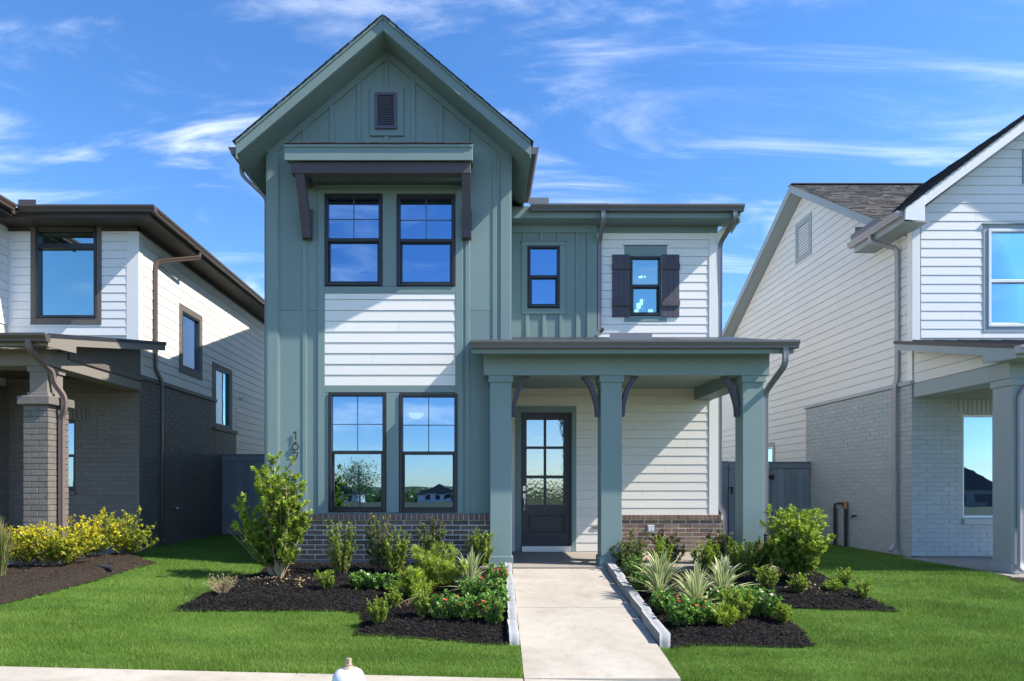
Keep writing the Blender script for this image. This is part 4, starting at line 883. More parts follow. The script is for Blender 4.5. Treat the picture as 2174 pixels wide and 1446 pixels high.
XP0, XP1, YP_, YP1 = -6.726, -6.36, 9.551, 10.027; B0, B1 = 3.512, 3.755; PC0, PC1 = 2.93, 3.063; PF = 0.587
MB().box(XI+.06, XP1+.02, YP_+.02, YP1-.06, B0, B1, .004).build('porch_beam', M['taupe'], lh)
MB().box(XP1-.30, XP1+.02, YP1-.055, YL-.06, B0, B0+.17, .004).build('porch_beam', M['taupe'], lh); MB().box(XP1-.30, XP1+.05, YP1-.05, YL-.06, B0+.171, B0+.27, .004).build('porch_beam', M['brown_trim'], lh)
MB().prism([(XP1-.02, YP1-.2, B0+.25), (XP1-.02, YL-.04, B0+.25), (XP1-.02, YL-.04, zr(YL)-.06), (XP1-.02, YP1-.2, zr(YP1)-.08)], (.02, 0, 0)).build('gable_infill', M['brown_trim'], lh)
MB().box(XI+.05, XP1-.3, YP1-.06, YL-.07, B1-.03, B1-.01).build('porch_ceiling', M['dark_soffit'], lh)
MB().box(-10, XP1+.04, YP_-.04, YL, .2, PF, .01).build('porch_floor', M['slab'], lh)
pl = MB().box(XP0+.008, XP1-.008, YP_+.008, YP1-.008, PF-.04, PC0).build('pillar', M['pbrick_tm'], lh); up = [0]
bricks(pl, W(0, YP_+.008, 0), 'lpp', M['pbrick_t'], XP0, XP1, PF, PC0, proud=.008, ch=.088, L_=.21, budget=400, used=up, back=.05); bricks(pl, W(XP1-.008, 0, 90), 'lpp', M['pbrick_t'], YP_+.045, YP1, PF, PC0, proud=.008, ch=.088, L_=.21, budget=400, used=up, back=.05)
MB().box(XP0-.06, XP1+.06, YP_-.06, YP1+.06, PC0+.001, PC1, .012).build('cap', M['pbrick_t'], pl)
cb = MB(); cb.box(XP0+.05, XP1-.05, YP_+.06, YP1-.06, PC1+.001, B0-.001, .004); cb.box(XP0+.025, XP1-.025, YP_+.035, YP1-.035, PC1+.002, PC1+.06, .004); cb.box(XP0+.025, XP1-.025, YP_+.035, YP1-.035, B0-.085, B0-.002, .004); cb.build('post', M['taupe'], pl)
spout(lh, [P(60, 716, YPF-.09), P(62, 742, YPF-.09), P(110, 788, 9.62), P(114, 812, 9.66), P(137, 842, 9.72), P(137, 868, 9.72), P(131, 886, 9.75), P(131, 1150, 9.75)], 'mauve_brown')
WWF = W(0, YWG, 0); siding(wing, WWF, -12.5, XI-.08, 4.75, ZLE-.05, .160, M['palewhite']); MB().wbox(WWF, XI-.08, XI+.03, -.001, .03, 4.75, ZLE-.05, .003).build('corner_board', M['palewhite_v'], wing)
wf2 = MB().wbox(WWF, -13.5, XI+.045, .0, .046, ZL0, 4.73).build('wing_front_brick', M['pbrick_dm'], lh); bricks(wf2, W(0, YWG-.046, 0), 'lwf', M['pbrick_d'], -12.5, XI+.05, ZL0, 4.73, proud=.005, ch=.088, L_=.27, first=lambda u, z: -u, used=[200])

# ------------------------------------------------------------------ the grey house
YRH = 12.299; XRH = 8.188; ZR0 = 0.409; ZRB = 3.711; ZTP = 6.847
rh = thing('house', 'pale grey house with painted grey brick ground floor and shingled gables', 'house', (10.5, 12.3, .4))
WG = W(0, YRH, 0); WX = W(XRH, 0, -90); rx = lambda p: PX(p, YRH); rz = lambda p: PZ(p, YRH); ry = lambda p: XRH*FPX/(p-CX)
PKY, PKZ, FEY, FEZ, BEY, BEZ = 16.398, 9.307, 12.742, 6.924, 21.329, 6.514      # side gable: peak, front eave, back eave
XE, ZEF, RSL, XAP = 7.756, 6.791, .745, 10.969                                # front gable: left eave, slope, ridge
uwin = (rx(2095), rx(2190), rz(695), rz(487)); gwin = (rx(2040), rx(2118), rz(1100), rz(880)); YSB = 16.232; swin = (-ry(1628)+.0, -ry(1643), 1.2, 2.9)
swin = (min(swin[0], swin[1])-.6, max(swin[0], swin[1]), 1.251, 2.825)
gb = MB(); wall_holes(gb, WG, XRH, 14.404, .2, ZTP, [uwin, gwin], -.15, 0)
gzu = lambda x: ZEF+RSL*(x-XE)-.20
gb.wprism(WG, [(XRH, ZTP), (2*XAP-XRH, ZTP), (2*XAP-XRH, ZTP+.05), (XAP, gzu(XAP))], -.15, 0)
wall_holes(gb, WX, -27, -YRH-.151, .1, 6.57, [swin], -.15, 0)
szu = lambda u: (PKZ-(PKZ-FEZ)/(PKY-FEY)*(PKY+u) if -u < PKY else PKZ-(PKZ-BEZ)/(BEY-PKY)*(-u-PKY))-.17
gb.wprism(WX, [(-BEY+.3, 6.57), (-YRH-.151, 6.57), (-YRH-.151, szu(-FEY)), (-FEY, szu(-FEY)), (-PKY, szu(-PKY))], -.15, 0)
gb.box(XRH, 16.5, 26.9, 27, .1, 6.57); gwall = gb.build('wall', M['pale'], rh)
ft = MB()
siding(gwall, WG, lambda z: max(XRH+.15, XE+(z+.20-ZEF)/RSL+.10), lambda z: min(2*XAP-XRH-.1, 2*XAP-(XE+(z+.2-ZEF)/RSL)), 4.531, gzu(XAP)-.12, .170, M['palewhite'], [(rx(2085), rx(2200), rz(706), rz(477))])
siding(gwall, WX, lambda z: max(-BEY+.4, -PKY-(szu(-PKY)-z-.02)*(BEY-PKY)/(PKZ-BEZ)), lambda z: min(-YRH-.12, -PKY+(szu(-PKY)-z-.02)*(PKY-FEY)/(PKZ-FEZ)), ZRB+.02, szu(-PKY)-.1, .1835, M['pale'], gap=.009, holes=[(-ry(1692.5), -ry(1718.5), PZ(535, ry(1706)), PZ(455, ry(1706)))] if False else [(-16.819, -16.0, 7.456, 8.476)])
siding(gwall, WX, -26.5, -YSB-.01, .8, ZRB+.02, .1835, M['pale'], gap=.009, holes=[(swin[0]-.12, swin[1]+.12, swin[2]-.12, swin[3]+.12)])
MB().wbox(WG, XRH-.026, XRH+.125, -.001, .027, 4.354, 6.924, .003).build('corner_board', M['palewhite_v'], gwall); MB().wbox(WX, -YRH-.115, -YRH+.026, -.001, .027, ZRB, 6.681, .003).build('corner_board', M['palewhite_v'], gwall)
MB().wbox(WG, XRH-.02, XRH+.125, -.001, .0265, 3.578, 4.353, .003).build('corner_board', M['palewhite_v'], gwall)
trimframe(WG, (rx(2085), rx(2200), rz(706), rz(478)), uwin, .03, 'greyblue_v', gwall); window(rh, WG, uwin[0]+.003, uwin[1]-.003, uwin[2]+.003, uwin[3]-.003, 'whitevinyl', .045, fr=.055, split=.47)
MB().wbox(WG, rx(2083), rx(2202), -.001, .05, rz(478), rz(475)).build('drip_cap', M['greyblue'], gwall)
trimframe(WX, (swin[0]-.11, swin[1]+.11, swin[2]-.11, swin[3]+.11), swin, .03, 'greyblue_v', gwall); window(rh, WX, swin[0]+.003, swin[1]-.003, swin[2]+.003, swin[3]-.003, 'whitevinyl', .035, fr=.05, split=.5)
window(rh, WG, gwin[0]+.003, gwin[1]-.003, gwin[2]+.003, gwin[3]-.003, 'whitevinyl', .02, fr=.045)
room(rh, WG, XRH+.2, 13.2, 3.911, 6.791, -.16, -3); room(rh, WG, XRH+.2, 13.2, 0.476, 3.578, -.16, -3)
# gable vents
for w, a, b, c, d in ((WX, -16.819, -16.0, 7.456, 8.476), (WG, rx(2168), rx(2235), rz(392), rz(318))):
    g1 = trimframe(w, (a, b, c, d), (a+.13, b-.13, c+.13, d-.13), .034, 'greyblue_v', rh, 'vent'); fr_ = MB().wbox(w, a+.13, b-.13, -.001, .012, c+.13, d-.13).build('vent_back', M['greyblue_v'], g1)
    n = 11
    for k in range(n):
        z = c+.15+(d-c-.30)*k/n
        m = MB(); m.add([w.pt(a+.15, .03, z), w.pt(b-.15, .03, z), w.pt(b-.15, .012, z+.04), w.pt(a+.15, .012, z+.04)], [(0,1,2,3)]); m.wbox(w, a+.15, b-.15, .024, .032, z-.004, z+.004); m.build('louvre', M['palewhite'], g1)
# painted brick
gf = MB(); wall_holes(gf, WG, XRH-.046, 13.739, ZR0, ZRB-.06, [gwin], -.02, .05); gfo = gf.build('front_brick_wall', M['pbrick_gm'], rh)
bricks(gfo, W(0, YRH-.05, 0), 'grf', M['pbrick_g'], XRH-.052, 12.4, ZR0, ZRB-.06, [gwin, (rx(2030), rx(2130), rz(880), rz(848))], proud=.005, first=lambda u, z: u, used=[0], ch=.088, L_=.27)
for k in range(9): put('brick', brick_mesh('sog', .073, .26, .03, M['pbrick_g']), gfo, WG.pt(rx(2030)+.045+k*.0853, .05, (rz(880)+rz(848))/2))
MB().wbox(WG, rx(2042)-.03, rx(2120), 0, .10, rz(1113), rz(1101), .006).build('window_sill', M['pbrick_g'], rh)
gs = MB().wbox(WX, -YSB, -YRH, -.02, .046, ZR0-.06, ZRB-.06).build('side_brick_wall', M['pbrick_gm'], rh)
bricks(gs, W(XRH-.046, 0, -90), 'grs', M['pbrick_g'], -YSB, -YRH+.05, ZR0-.02, ZRB-.06, proud=.005, first=lambda u, z: -u, used=[0], ch=.088, L_=.27)
MB().wbox(WX, -YSB-.03, -YRH+.07, 0, .088, ZRB-.06, ZRB+.012, .008).build('brick_ledge', M['pbrick_g'], rh); MB().wbox(WG, XRH+.001, XRH+.16, 0, .088, ZRB-.06, ZRB+.012, .008).build('brick_ledge', M['pbrick_g'], rh)
MB().wbox(WX, -27, -YRH+.03, -.1, .03, .05, ZR0).build('foundation', M['slab'], rh); MB().wbox(WG, XRH-.03, 13.3, -.1, .03, .05, ZR0-.001).build('foundation', M['slab'], rh)
# roofs
XO = 7.845
r1 = MB(); slab_quad(r1, (XO, FEY, FEZ), (17, FEY, FEZ), (17, PKY, PKZ), (XO, PKY, PKZ), .16); slab_quad(r1, (XO, PKY, PKZ), (17, PKY, PKZ), (17, BEY, BEZ), (XO, BEY, BEZ), .16)
groof = r1.build('side_gable_roof', M['greyblue'], rh); WXR = W(XO, 0, -90)
rake(WXR, -BEY, BEZ+.02, -PKY-.001, PKZ+.02, .19, 0, .022, 'fascia', 'greyblue', groof); rake(WXR, -PKY+.001, PKZ+.02, -FEY, FEZ+.02, .19, 0, .022, 'fascia', 'greyblue', groof)
shingles(groof, (XO-.045, FEY-.05, FEZ-.01), (14.4, FEY-.05, FEZ-.01), (14.4, PKY, PKZ+.022), (XO-.045, PKY, PKZ+.022), M['shingle'], .145, .24)
MB().box(XO-.03, 14.4, PKY-.10, PKY+.10, PKZ+.016, PKZ+.034).build('ridge_cap', M['shingle'], groof)
gutter(rh, (XO-.06, BEY), (13.3, BEY), (0, 1), BEZ-.15, 'gutter')
r2 = MB(); YG0 = YRH-.46; YE1 = 13.429; YV = 16.177; zt = lambda x: ZEF+RSL*(x-XE); X2 = 2*XAP-XE
slab_quad(r2, (XE, YG0+.02, zt(XE)), (XRH+.02, YG0+.02, zt(XRH+.02)), (XRH+.02, YE1, zt(XRH+.02)), (XE, YE1, zt(XE)), .18)
slab_quad(r2, (XRH+.02, YG0+.02, zt(XRH+.02)), (XAP, YG0+.02, zt(XAP)), (XAP, YV, zt(XAP)), (XRH+.02, YV, zt(XRH+.02)), .18)
slab_quad(r2, (XAP, YG0+.02, zt(XAP)), (X2, YG0+.02, ZEF), (X2, YV, ZEF), (XAP, YV, zt(XAP)), .18)
froof = r2.build('front_gable_roof', M['greyblue'], rh); WGR = W(0, YG0+.02, 0)
rake(WGR, XE-.01, ZEF+.015, XAP-.001, zt(XAP)+.025, .215, 0, .022, 'fascia', 'palewhite', froof); rake(WGR, XAP+.001, zt(XAP)+.025, X2, ZEF+.02, .215, 0, .022, 'fascia', 'palewhite', froof)
MB().wprism(WGR, [(XE-.012, ZEF+.012), (XE+.34, zt(XE+.34)+.0), (XE+.34, ZEF-.23), (XE-.012, ZEF-.20)], .022, .04).build('eave_return', M['palewhite'], froof)
MB().box(XE+.0, XRH, YG0+.03, YE1-.02, ZEF-.235, ZEF-.215).build('soffit', M['greyblue'], froof); MB().box(XE-.022, XE-.001, YG0+.02, YE1, ZEF-.235, ZEF+.02).build('fascia', M['greyblue'], froof)
MB().box(XE, XRH, YE1+.001, YE1+.02, ZEF-.235, zt(XRH)-.02).build('eave_return', M['greyblue'], froof)
shingles(froof, (XE-.04, YE1+.04, ZEF-.02), (XE-.04, YG0-.045, ZEF-.02), (XRH+.02, YG0-.045, zt(XRH+.02)+.018), (XRH+.02, YE1+.04, zt(XRH+.02)+.018), M['shingle_dark'])
shingles(froof, (XRH+.02, YV, zt(XRH+.02)+.015), (XRH+.02, YG0-.045, zt(XRH+.02)+.015), (XAP, YG0-.045, zt(XAP)+.025), (XAP, YV, zt(XAP)+.025), M['shingle_dark'])
gutter(rh, (XE-.022, YG0+.03), (XE-.022, YE1+.06), (-1, 0), ZEF-.13, 'mauve')
MB().box(XE-.142, XE-.138, 12.354, 13.351, ZEF-.03, ZEF+.10, .002).build('splash_guard', M['gutter'], rh)
yy = ry(1912)
spout(rh, [(XE-.08, 12.797, ZEF-.13), (XE-.08, 12.764, ZEF-.26), (XRH-.09, yy, ZEF-.42), (XRH-.065, yy, ZEF-.55), (XRH-.065, yy, 3.866), (XRH-.125, yy-.02, 3.645), (XRH-.125, yy-.02, 0.587), (XRH-.25, yy-.08, 0.476)], 'mauve', ref=(-1, 0, 0))
# porch of the grey house
YPS = 10.138; XK2 = 7.867; YPR = 9.529; ZPR = 3.8; XPE = 12.8; zq = lambda y: ZPR+(y-YPR)*(4.465-ZPR)/(12.277-YPR)
pr2 = MB(); slab_quad(pr2, (XK2, YPR, zq(YPR)), (XPE, YPR, zq(YPR)), (XPE, YRH-.03, zq(YRH)), (XK2, YRH-.03, zq(YRH)), .05); po = pr2.build('porch_roof', M['metalroof'], rh)
for k in range(6): MB().prism([(XK2+.3+k*.42, YPR, zq(YPR)), (XK2+.3+k*.42, YRH-.03, zq(YRH)), (XK2+.3+k*.42, YRH-.03, zq(YRH)+.03), (XK2+.3+k*.42, YPR, zq(YPR)+.03)], (.02, 0, 0)).build('seam', M['metalroof'], po)
MB().prism([(XK2-.03, YPR, zq(YPR)+.02), (XK2-.03, YRH+.02, zq(YRH)+.02), (XK2-.03, YRH+.02, zq(YRH)-.045), (XK2-.03, YPR, zq(YPR)-.045)], (.028, 0, 0)).build('drip_edge', M['metalroof'], po)
MB().prism([(XK2-.024, YPR-.02, zq(YPR)-.046), (XK2-.024, YRH-.03, zq(YRH)-.046), (XK2-.024, YRH-.03, zq(YRH)-.17), (XK2-.024, YPS, zq(YPS)-.17), (XK2-.024, YPS, zq(YPS)-.30), (XK2-.024, YPR-.02, zq(YPR)-.19)], (.022, 0, 0)).build('fascia', M['greyblue'], po)
MB().box(XK2, XPE, YPR-.022, YPR-.002, ZPR-.18, ZPR-.02, .003).build('fascia', M['greyblue'], po); gutter(rh, (XK2-.05, YPR-.024), (XPE, YPR-.024), (0, -1), ZPR-.13, 'mauve')
MB().box(XK2+.0, XPE, YPR, 10.027, ZPR-.16, ZPR-.145).build('soffit', M['greyblue'], po)
XC0, XC1, YC0, YC1 = 8.199, 8.576, 10.016, 10.393; BM0, BM1 = 3.401, 3.656
MB().box(XC0-.04, XC1, YC1-.0, YRH-.07, BM0, BM1, .004).build('porch_beam', M['greyblue'], rh); MB().box(XC0-.04, XPE, YC0-.01, YC1-.001, BM0, BM1, .004).build('porch_beam', M['greyblue'], rh)
pi = MB(); pi.prism([(XC0+.0, YC1, BM1+.005), (XC0, YRH-.04, BM1+.005), (XC0, YRH-.04, zq(YRH)-.06), (XC0, YC1, zq(YC1)-.07)], (.02, 0, 0)); pio = pi.build('gable_infill', M['pale'], rh)
WI = W(XC0, 0, -90); siding(pio, WI, -YRH+.06, lambda z: min(-YC1+.3, -YRH+.06+(zq(YRH)-.07-z)/.242), BM1+.01, zq(YRH)-.08, .1835, M['pale'])
MB().box(XC0+.02, XPE, YC1, YRH-.06, BM1-.07, BM1-.05).build('porch_ceiling', M['greyblue'], rh)
MB().box(XC0-.27, 13.3, 9.695, YRH, .05, 0.387, .012).build('porch_floor', M['slab'], rh)
co = MB().box(XC0, XC1, YC0, YC1, 0.388, BM0-.001, .006).build('column', M['greyblue_v'], rh); MB().box(XC0-.025, XC1+.025, YC0-.025, YC1+.025, BM0-.11, BM0-.002, .004).build('capital', M['greyblue'], co); MB().box(XC0-.025, XC1+.025, YC0-.025, YC1+.025, 0.389, 0.527, .004).build('base', M['greyblue'], co)
spout(rh, [(8.864, YPR-.08, 3.667), (8.864, YPR-.08, 3.49), (8.365, YC0-.05, 3.246), (8.299, YC0-.05, 3.113), (8.299, YC0-.05, 0.542), (8.232, YC0-.13, 0.454)], 'mauve')
# pipes and tap on the grey brick
gp = thing('gas_pipe', 'pair of black wrapped gas pipes joined on top against the grey brick wall', 'pipe', (XRH-.12, ry(1790), .45))
for p in (1781, 1804):
    y = ry(p)-.05; MB().tube([(XRH-.12, y, .1), (XRH-.12, y, 1.24)], .035, 10).build('pipe', M['rubber'], gp)
ya, yb = ry(1781)-.05, ry(1804)-.05
MB().tube([(XRH-.12, ya, 1.24), (XRH-.12, ya, 1.318), (XRH-.12, (ya+yb)/2, 1.346), (XRH-.12, yb, 1.318)], .024, 8).build('elbow', M['rubber'], gp); MB().tube([(XRH-.12, yb, 1.229), (XRH-.12, yb, 1.384)], .04, 10).build('valve', M['copper'], gp)
tq_ = thing('hose_tap', 'small black tap stub on the grey painted brick beside the gas pipes', 'tap', (XRH-.1, ry(1823), 1.28))
y = ry(1823); z = PZ(1096, y); MB().tube([(XRH-.05, y, z), (XRH-.14, y, z), (XRH-.16, y, z-.04)], .018, 8).build('spout', M['black'], tq_); MB().box(XRH-.13, XRH-.115, y-.05, y+.05, z+.015, z+.03, .004).build('handle', M['black'], tq_)

# ------------------------------------------------------------------ fences
def fence(name, label, x0, x1, y, zt, wd, gate=None):
    z0 = float(tz((x0+x1)/2, y)); f = thing(name, label, 'fence', ((x0+x1)/2, y, z0), 'slate blue fence sections'); w = W(0, y, 0); n = max(2, round((x1-x0)/wd)); s = (x1-x0)/n
    for k in range(n): MB().wbox(w, x0+k*s+.003, x0+(k+1)*s-.003, -.01, .012+random.uniform(-.002, .002), z0-.02, zt-.06, .004).build('picket', M['fence'], f)
    MB().wbox(w, x0, x1, .013, .035, zt-.17, zt-.03, .004).build('top_rail', M['fence'], f); MB().wbox(w, x0-.0, x1, -.04, .055, zt-.03, zt, .005).build('cap', M['fence'], f); MB().wbox(w, x0, x1, .013, .032, z0-.02, z0+.15, .004).build('kick_board', M['fence'], f)
    MB().wbox(w, x0, x1, -.06, -.011, zt-.5, zt-.41).build('rail', M['fence'], f); MB().wbox(w, x0, x1, -.06, -.011, z0+.35, z0+.44).build('rail', M['fence'], f)
    for xx in (x0, x1-.09): MB().wbox(w, xx, xx+.09, -.15, -.061, z0-.05, zt-.04, .004).build('post', M['fence'], f)
    return f
YFN = 16.0
fence('fence', 'slate blue picket fence between the cream house and the teal tower', XLH+.06, XL-.02, YFN, PZ(964, YFN), .165)
YFR = 16.0; xg0, xg1 = PX(1546, YFR), PX(1637, YFR)
fence('fence', 'narrow slate blue fence piece between the porch corner and the gate', 4.43, xg0-.008, YFR, PZ(979, YFR), .165)
gt = fence('gate', 'slate blue wooden gate with black latch behind the porch column', xg0+.008, xg1-.008, YFR, PZ(979, YFR)-.01, .165); gt['category'] = 'gate'
fence('fence', 'slate blue fence piece with black gate hinge beside the grey brick wall', xg1+.004, XRH-.07, YFR, PZ(980, YFR), .165)
wf_ = W(0, YFR, 0); la = MB(); xq = PX(1551, YFR); zq_ = PZ(1036, YFR)
la.wbox(wf_, xq-.07, xq+.06, .013, .03, zq_-.012, zq_+.014, .003); la.wbox(wf_, xq+.0, xq+.035, .03, .05, zq_-.14, zq_+.03, .004); la.build('latch', M['blackiron'], gt)
hg = MB(); hx2 = PX(1640, YFR); hz2 = PZ(1013, YFR); hg.wprism(wf_, [(hx2-.19, hz2+.012), (hx2-.02, hz2+.05), (hx2+.02, hz2+.085), (hx2+.02, hz2-.085), (hx2-.02, hz2-.05), (hx2-.19, hz2-.012)], .037, .044); hg.build('hinge', M['blackiron'], gt)

# ------------------------------------------------------------------ edging stones along the walkway
def stone(x0, x1, y0, y1, label):
    r = random.Random(int(y0*1000+x0*77)); m = MB(); zf = lambda y: walkz(y); n = 6
    h = .112+r.uniform(-.006, .006); a = r.uniform(-.006, .006)
    nx_, ny_, nz_ = 4, n, 3; V_ = []
    def pt(i, j, k):
        fx_, fy_, fz_ = i/(nx_-1), j/(ny_-1), k/(nz_-1)
        ed = (i in (0, nx_-1))+(j in (0, ny_-1))+(k == nz_-1); j_ = .003 if ed else 0; c = .006*(ed > 1)
        y = y0+(y1-y0)*fy_; x = x0+(x1-x0)*fx_+a*fy_; z = zf(y)-.08+(h+.08)*fz_
        return (x+r.uniform(-j_, j_)+(c if i == 0 else -c if i == nx_-1 else 0), y+r.uniform(-j_, j_)+(c if j == 0 else -c if j == ny_-1 else 0), z+r.uniform(-.004, .004)-(c if k == nz_-1 else 0))
    G_ = {(i, j, k): pt(i, j, k) for i in range(nx_) for j in range(ny_) for k in range(nz_)}
    ids = {k: i for i, k in enumerate(G_)}; F_ = []
    for j in range(ny_-1):
        for i in range(nx_-1): F_.append([ids[(i, j, 2)], ids[(i+1, j, 2)], ids[(i+1, j+1, 2)], ids[(i, j+1, 2)]])
        for k in range(nz_-1):
            for i in (0, nx_-1): F_.append([ids[(i, j, k)], ids[(i, j+1, k)], ids[(i, j+1, k+1)], ids[(i, j, k+1)]])
    for i in range(nx_-1):
        for k in range(nz_-1):
            for j in (0, ny_-1): F_.append([ids[(i, j, k)], ids[(i+1, j, k)], ids[(i+1, j, k+1)], ids[(i, j, k+1)]])
    o = put('edging_stone', np_mesh('edging_stone', list(G_.values()), F_, M['granite']))
    o['label'] = label; o['category'] = 'stone'; o['group'] = 'granite edging stones along the walkway'
nth = ['first', 'second', 'third', 'fourth', 'fifth', 'sixth', 'seventh']
yl = [9.86, 9.62, 8.66, 8.18, 7.55, 7.22, 6.72]
for i, (b, a) in enumerate(zip(yl, yl[1:])): stone(wl((a+b)/2)-.125, wl((a+b)/2)-.012, a+.008, b-.006, f'{nth[i]} pale granite edging stone from the porch, on the tower window side of the walkway')
yr = [9.84, 9.05, 8.15, 7.52, 6.72]
for i, (b, a) in enumerate(zip(yr, yr[1:])): stone(wr((a+b)/2)+.012, wr((a+b)/2)+.135, a+.005, b-.004, f'{nth[i]} granite edging stone from the porch, on the striped flax side of the walkway')

# ------------------------------------------------------------------ hydrant
hxx, hyy = PX(740, 4.25), 4.25; hg0 = float(cross(hxx))-.03
hy = thing('fire_hydrant', 'white fire hydrant with worn brass operating nut in front of the sidewalk', 'fire hydrant', (hxx, hyy, hg0)); c0 = (hxx, hyy, 0); R = .108; top = PZ(1416, hyy)
MB().lathe(c0, [(.125, hg0), (.125, hg0+.03), (R-.012, hg0+.04), (R-.012, top-.20), (R+.025, top-.19), (R+.025, top-.165), (R, top-.16)], 24).build('barrel', M['hydrantwhite'], hy, smooth=False)
MB().lathe(c0, [(R, top-.16), (R, top-.085), (R*.94, top-.055), (R*.78, top-.028), (R*.55, top-.012), (R*.42, top-.008)], 28).build('bonnet', M['hydrantwhite'], hy, smooth=True)
MB().lathe(c0, [(R*.42, top-.009), (R*.40, top-.002), (.034, top+.003), (.026, top+.008)], 20).build('weather_shield', M['brass'], hy)
MB().lathe(c0, [(.024, top+.007), (.025, top+.022), (.022, top+.024)], 12).build('collar', M['brass'], hy); MB().lathe(c0, [(.0225, top+.024), (.0205, top+.056), (.016, top+.058)], 5).build('operating_nut', M['brass'], hy)
for dx, rr in ((-1, .045), (1, .045)): MB().lathe((hxx+dx*(R+.03), hyy, top-.27), [(rr, -.05), (rr+.012, -.012), (rr+.012, .03), (rr*.5, .035)] if dx > 0 else [(rr*.5, -.035), (rr+.012, -.03), (rr+.012, .012), (rr, .05)], 12, 'x').build('nozzle_cap', M['hydrantwhite'], hy)
MB().lathe((hxx, hyy-R-.03, top-.29), [(.035, -.04), (.07, -.035), (.07, .01), (.058, .05)], 14, 'y').build('nozzle_cap', M['hydrantwhite'], hy)

# ------------------------------------------------------------------ planting beds
def pip(x, y, poly):
    x = np.asarray(x); y = np.asarray(y); ins = np.zeros(x.shape, bool); n = len(poly)
    for i in range(n):
        (x0, y0), (x1, y1) = poly[i], poly[(i+1) % n]
        c = ((y0 > y) != (y1 > y)) & (x < (x1-x0)*(y-y0)/((y1-y0) if y1 != y0 else 1e-9)+x0); ins ^= c
    return ins
def edge_dist(x, y, poly):
    d = np.full(np.shape(x), 9.0)
    for i in range(len(poly)):
        (x0, y0), (x1, y1) = poly[i], poly[(i+1) % len(poly)]; ex, ey = x1-x0, y1-y0; t = np.clip(((x-x0)*ex+(y-y0)*ey)/(ex*ex+ey*ey+1e-9), 0, 1)
        d = np.minimum(d, np.hypot(x-x0-t*ex, y-y0-t*ey))
    return d
def smooth_noise(x, y, s, seed=0):
    r = np.random.default_rng(seed); v = np.zeros(np.shape(x))
    for k in range(6):
        a = r.uniform(0, 6.28); f = s*(1.0+k*.45); v = v+np.sin((x*np.cos(a)+y*np.sin(a))*f+r.uniform(0, 6.28))/(1+k*.3)
    return v/3.2
bedL = [G(*p) for p in ((368, 1298), (405, 1278), (445, 1258), (500, 1230), (548, 1221), (568, 1205))]+[(XL-.12, YF-.04), (.06, YF-.04), (.10, 9.97), (wl(9.86)-.13, 9.87), (wl(8)-.122, 8.0), (wl(6.7)-.13, 6.71)]+[G(*p) for p in ((1040, 1372), (960, 1364), (860, 1358), (752, 1352), (768, 1325), (764, 1304), (700, 1299), (560, 1299), (440, 1301))]
bedR = [(wr(9.86)+.135, 9.87), (wr(8)+.13, 8.0), (wr(6.7)+.138, 6.70)]+[G(*p) for p in ((1480, 1373), (1600, 1376), (1690, 1378), (1729, 1374), (1705, 1343), (1660, 1306), (1660, 1292), (1780, 1297), (1908, 1301), (1850, 1274), (1800, 1250), (1755, 1228), (1700, 1208), (1655, 1192))]+[(4.56, 10.25), (4.53, 9.885), (2.2, 9.885)]
bedB = [G(*p) for p in ((-120, 1310), (0, 1286), (115, 1259), (200, 1236), (262, 1217), (337, 1197), (300, 1189), (287, 1182))]+[(-6.33, 11.8), (-6.33, 9.5), (-10, 9.5)]
bedG = [G(*p) for p in ((2138, 1230), (2174, 1240), (2290, 1268), (2500, 1270))]+[(13, 9.68), (8.3, 9.68)]
BEDS = []
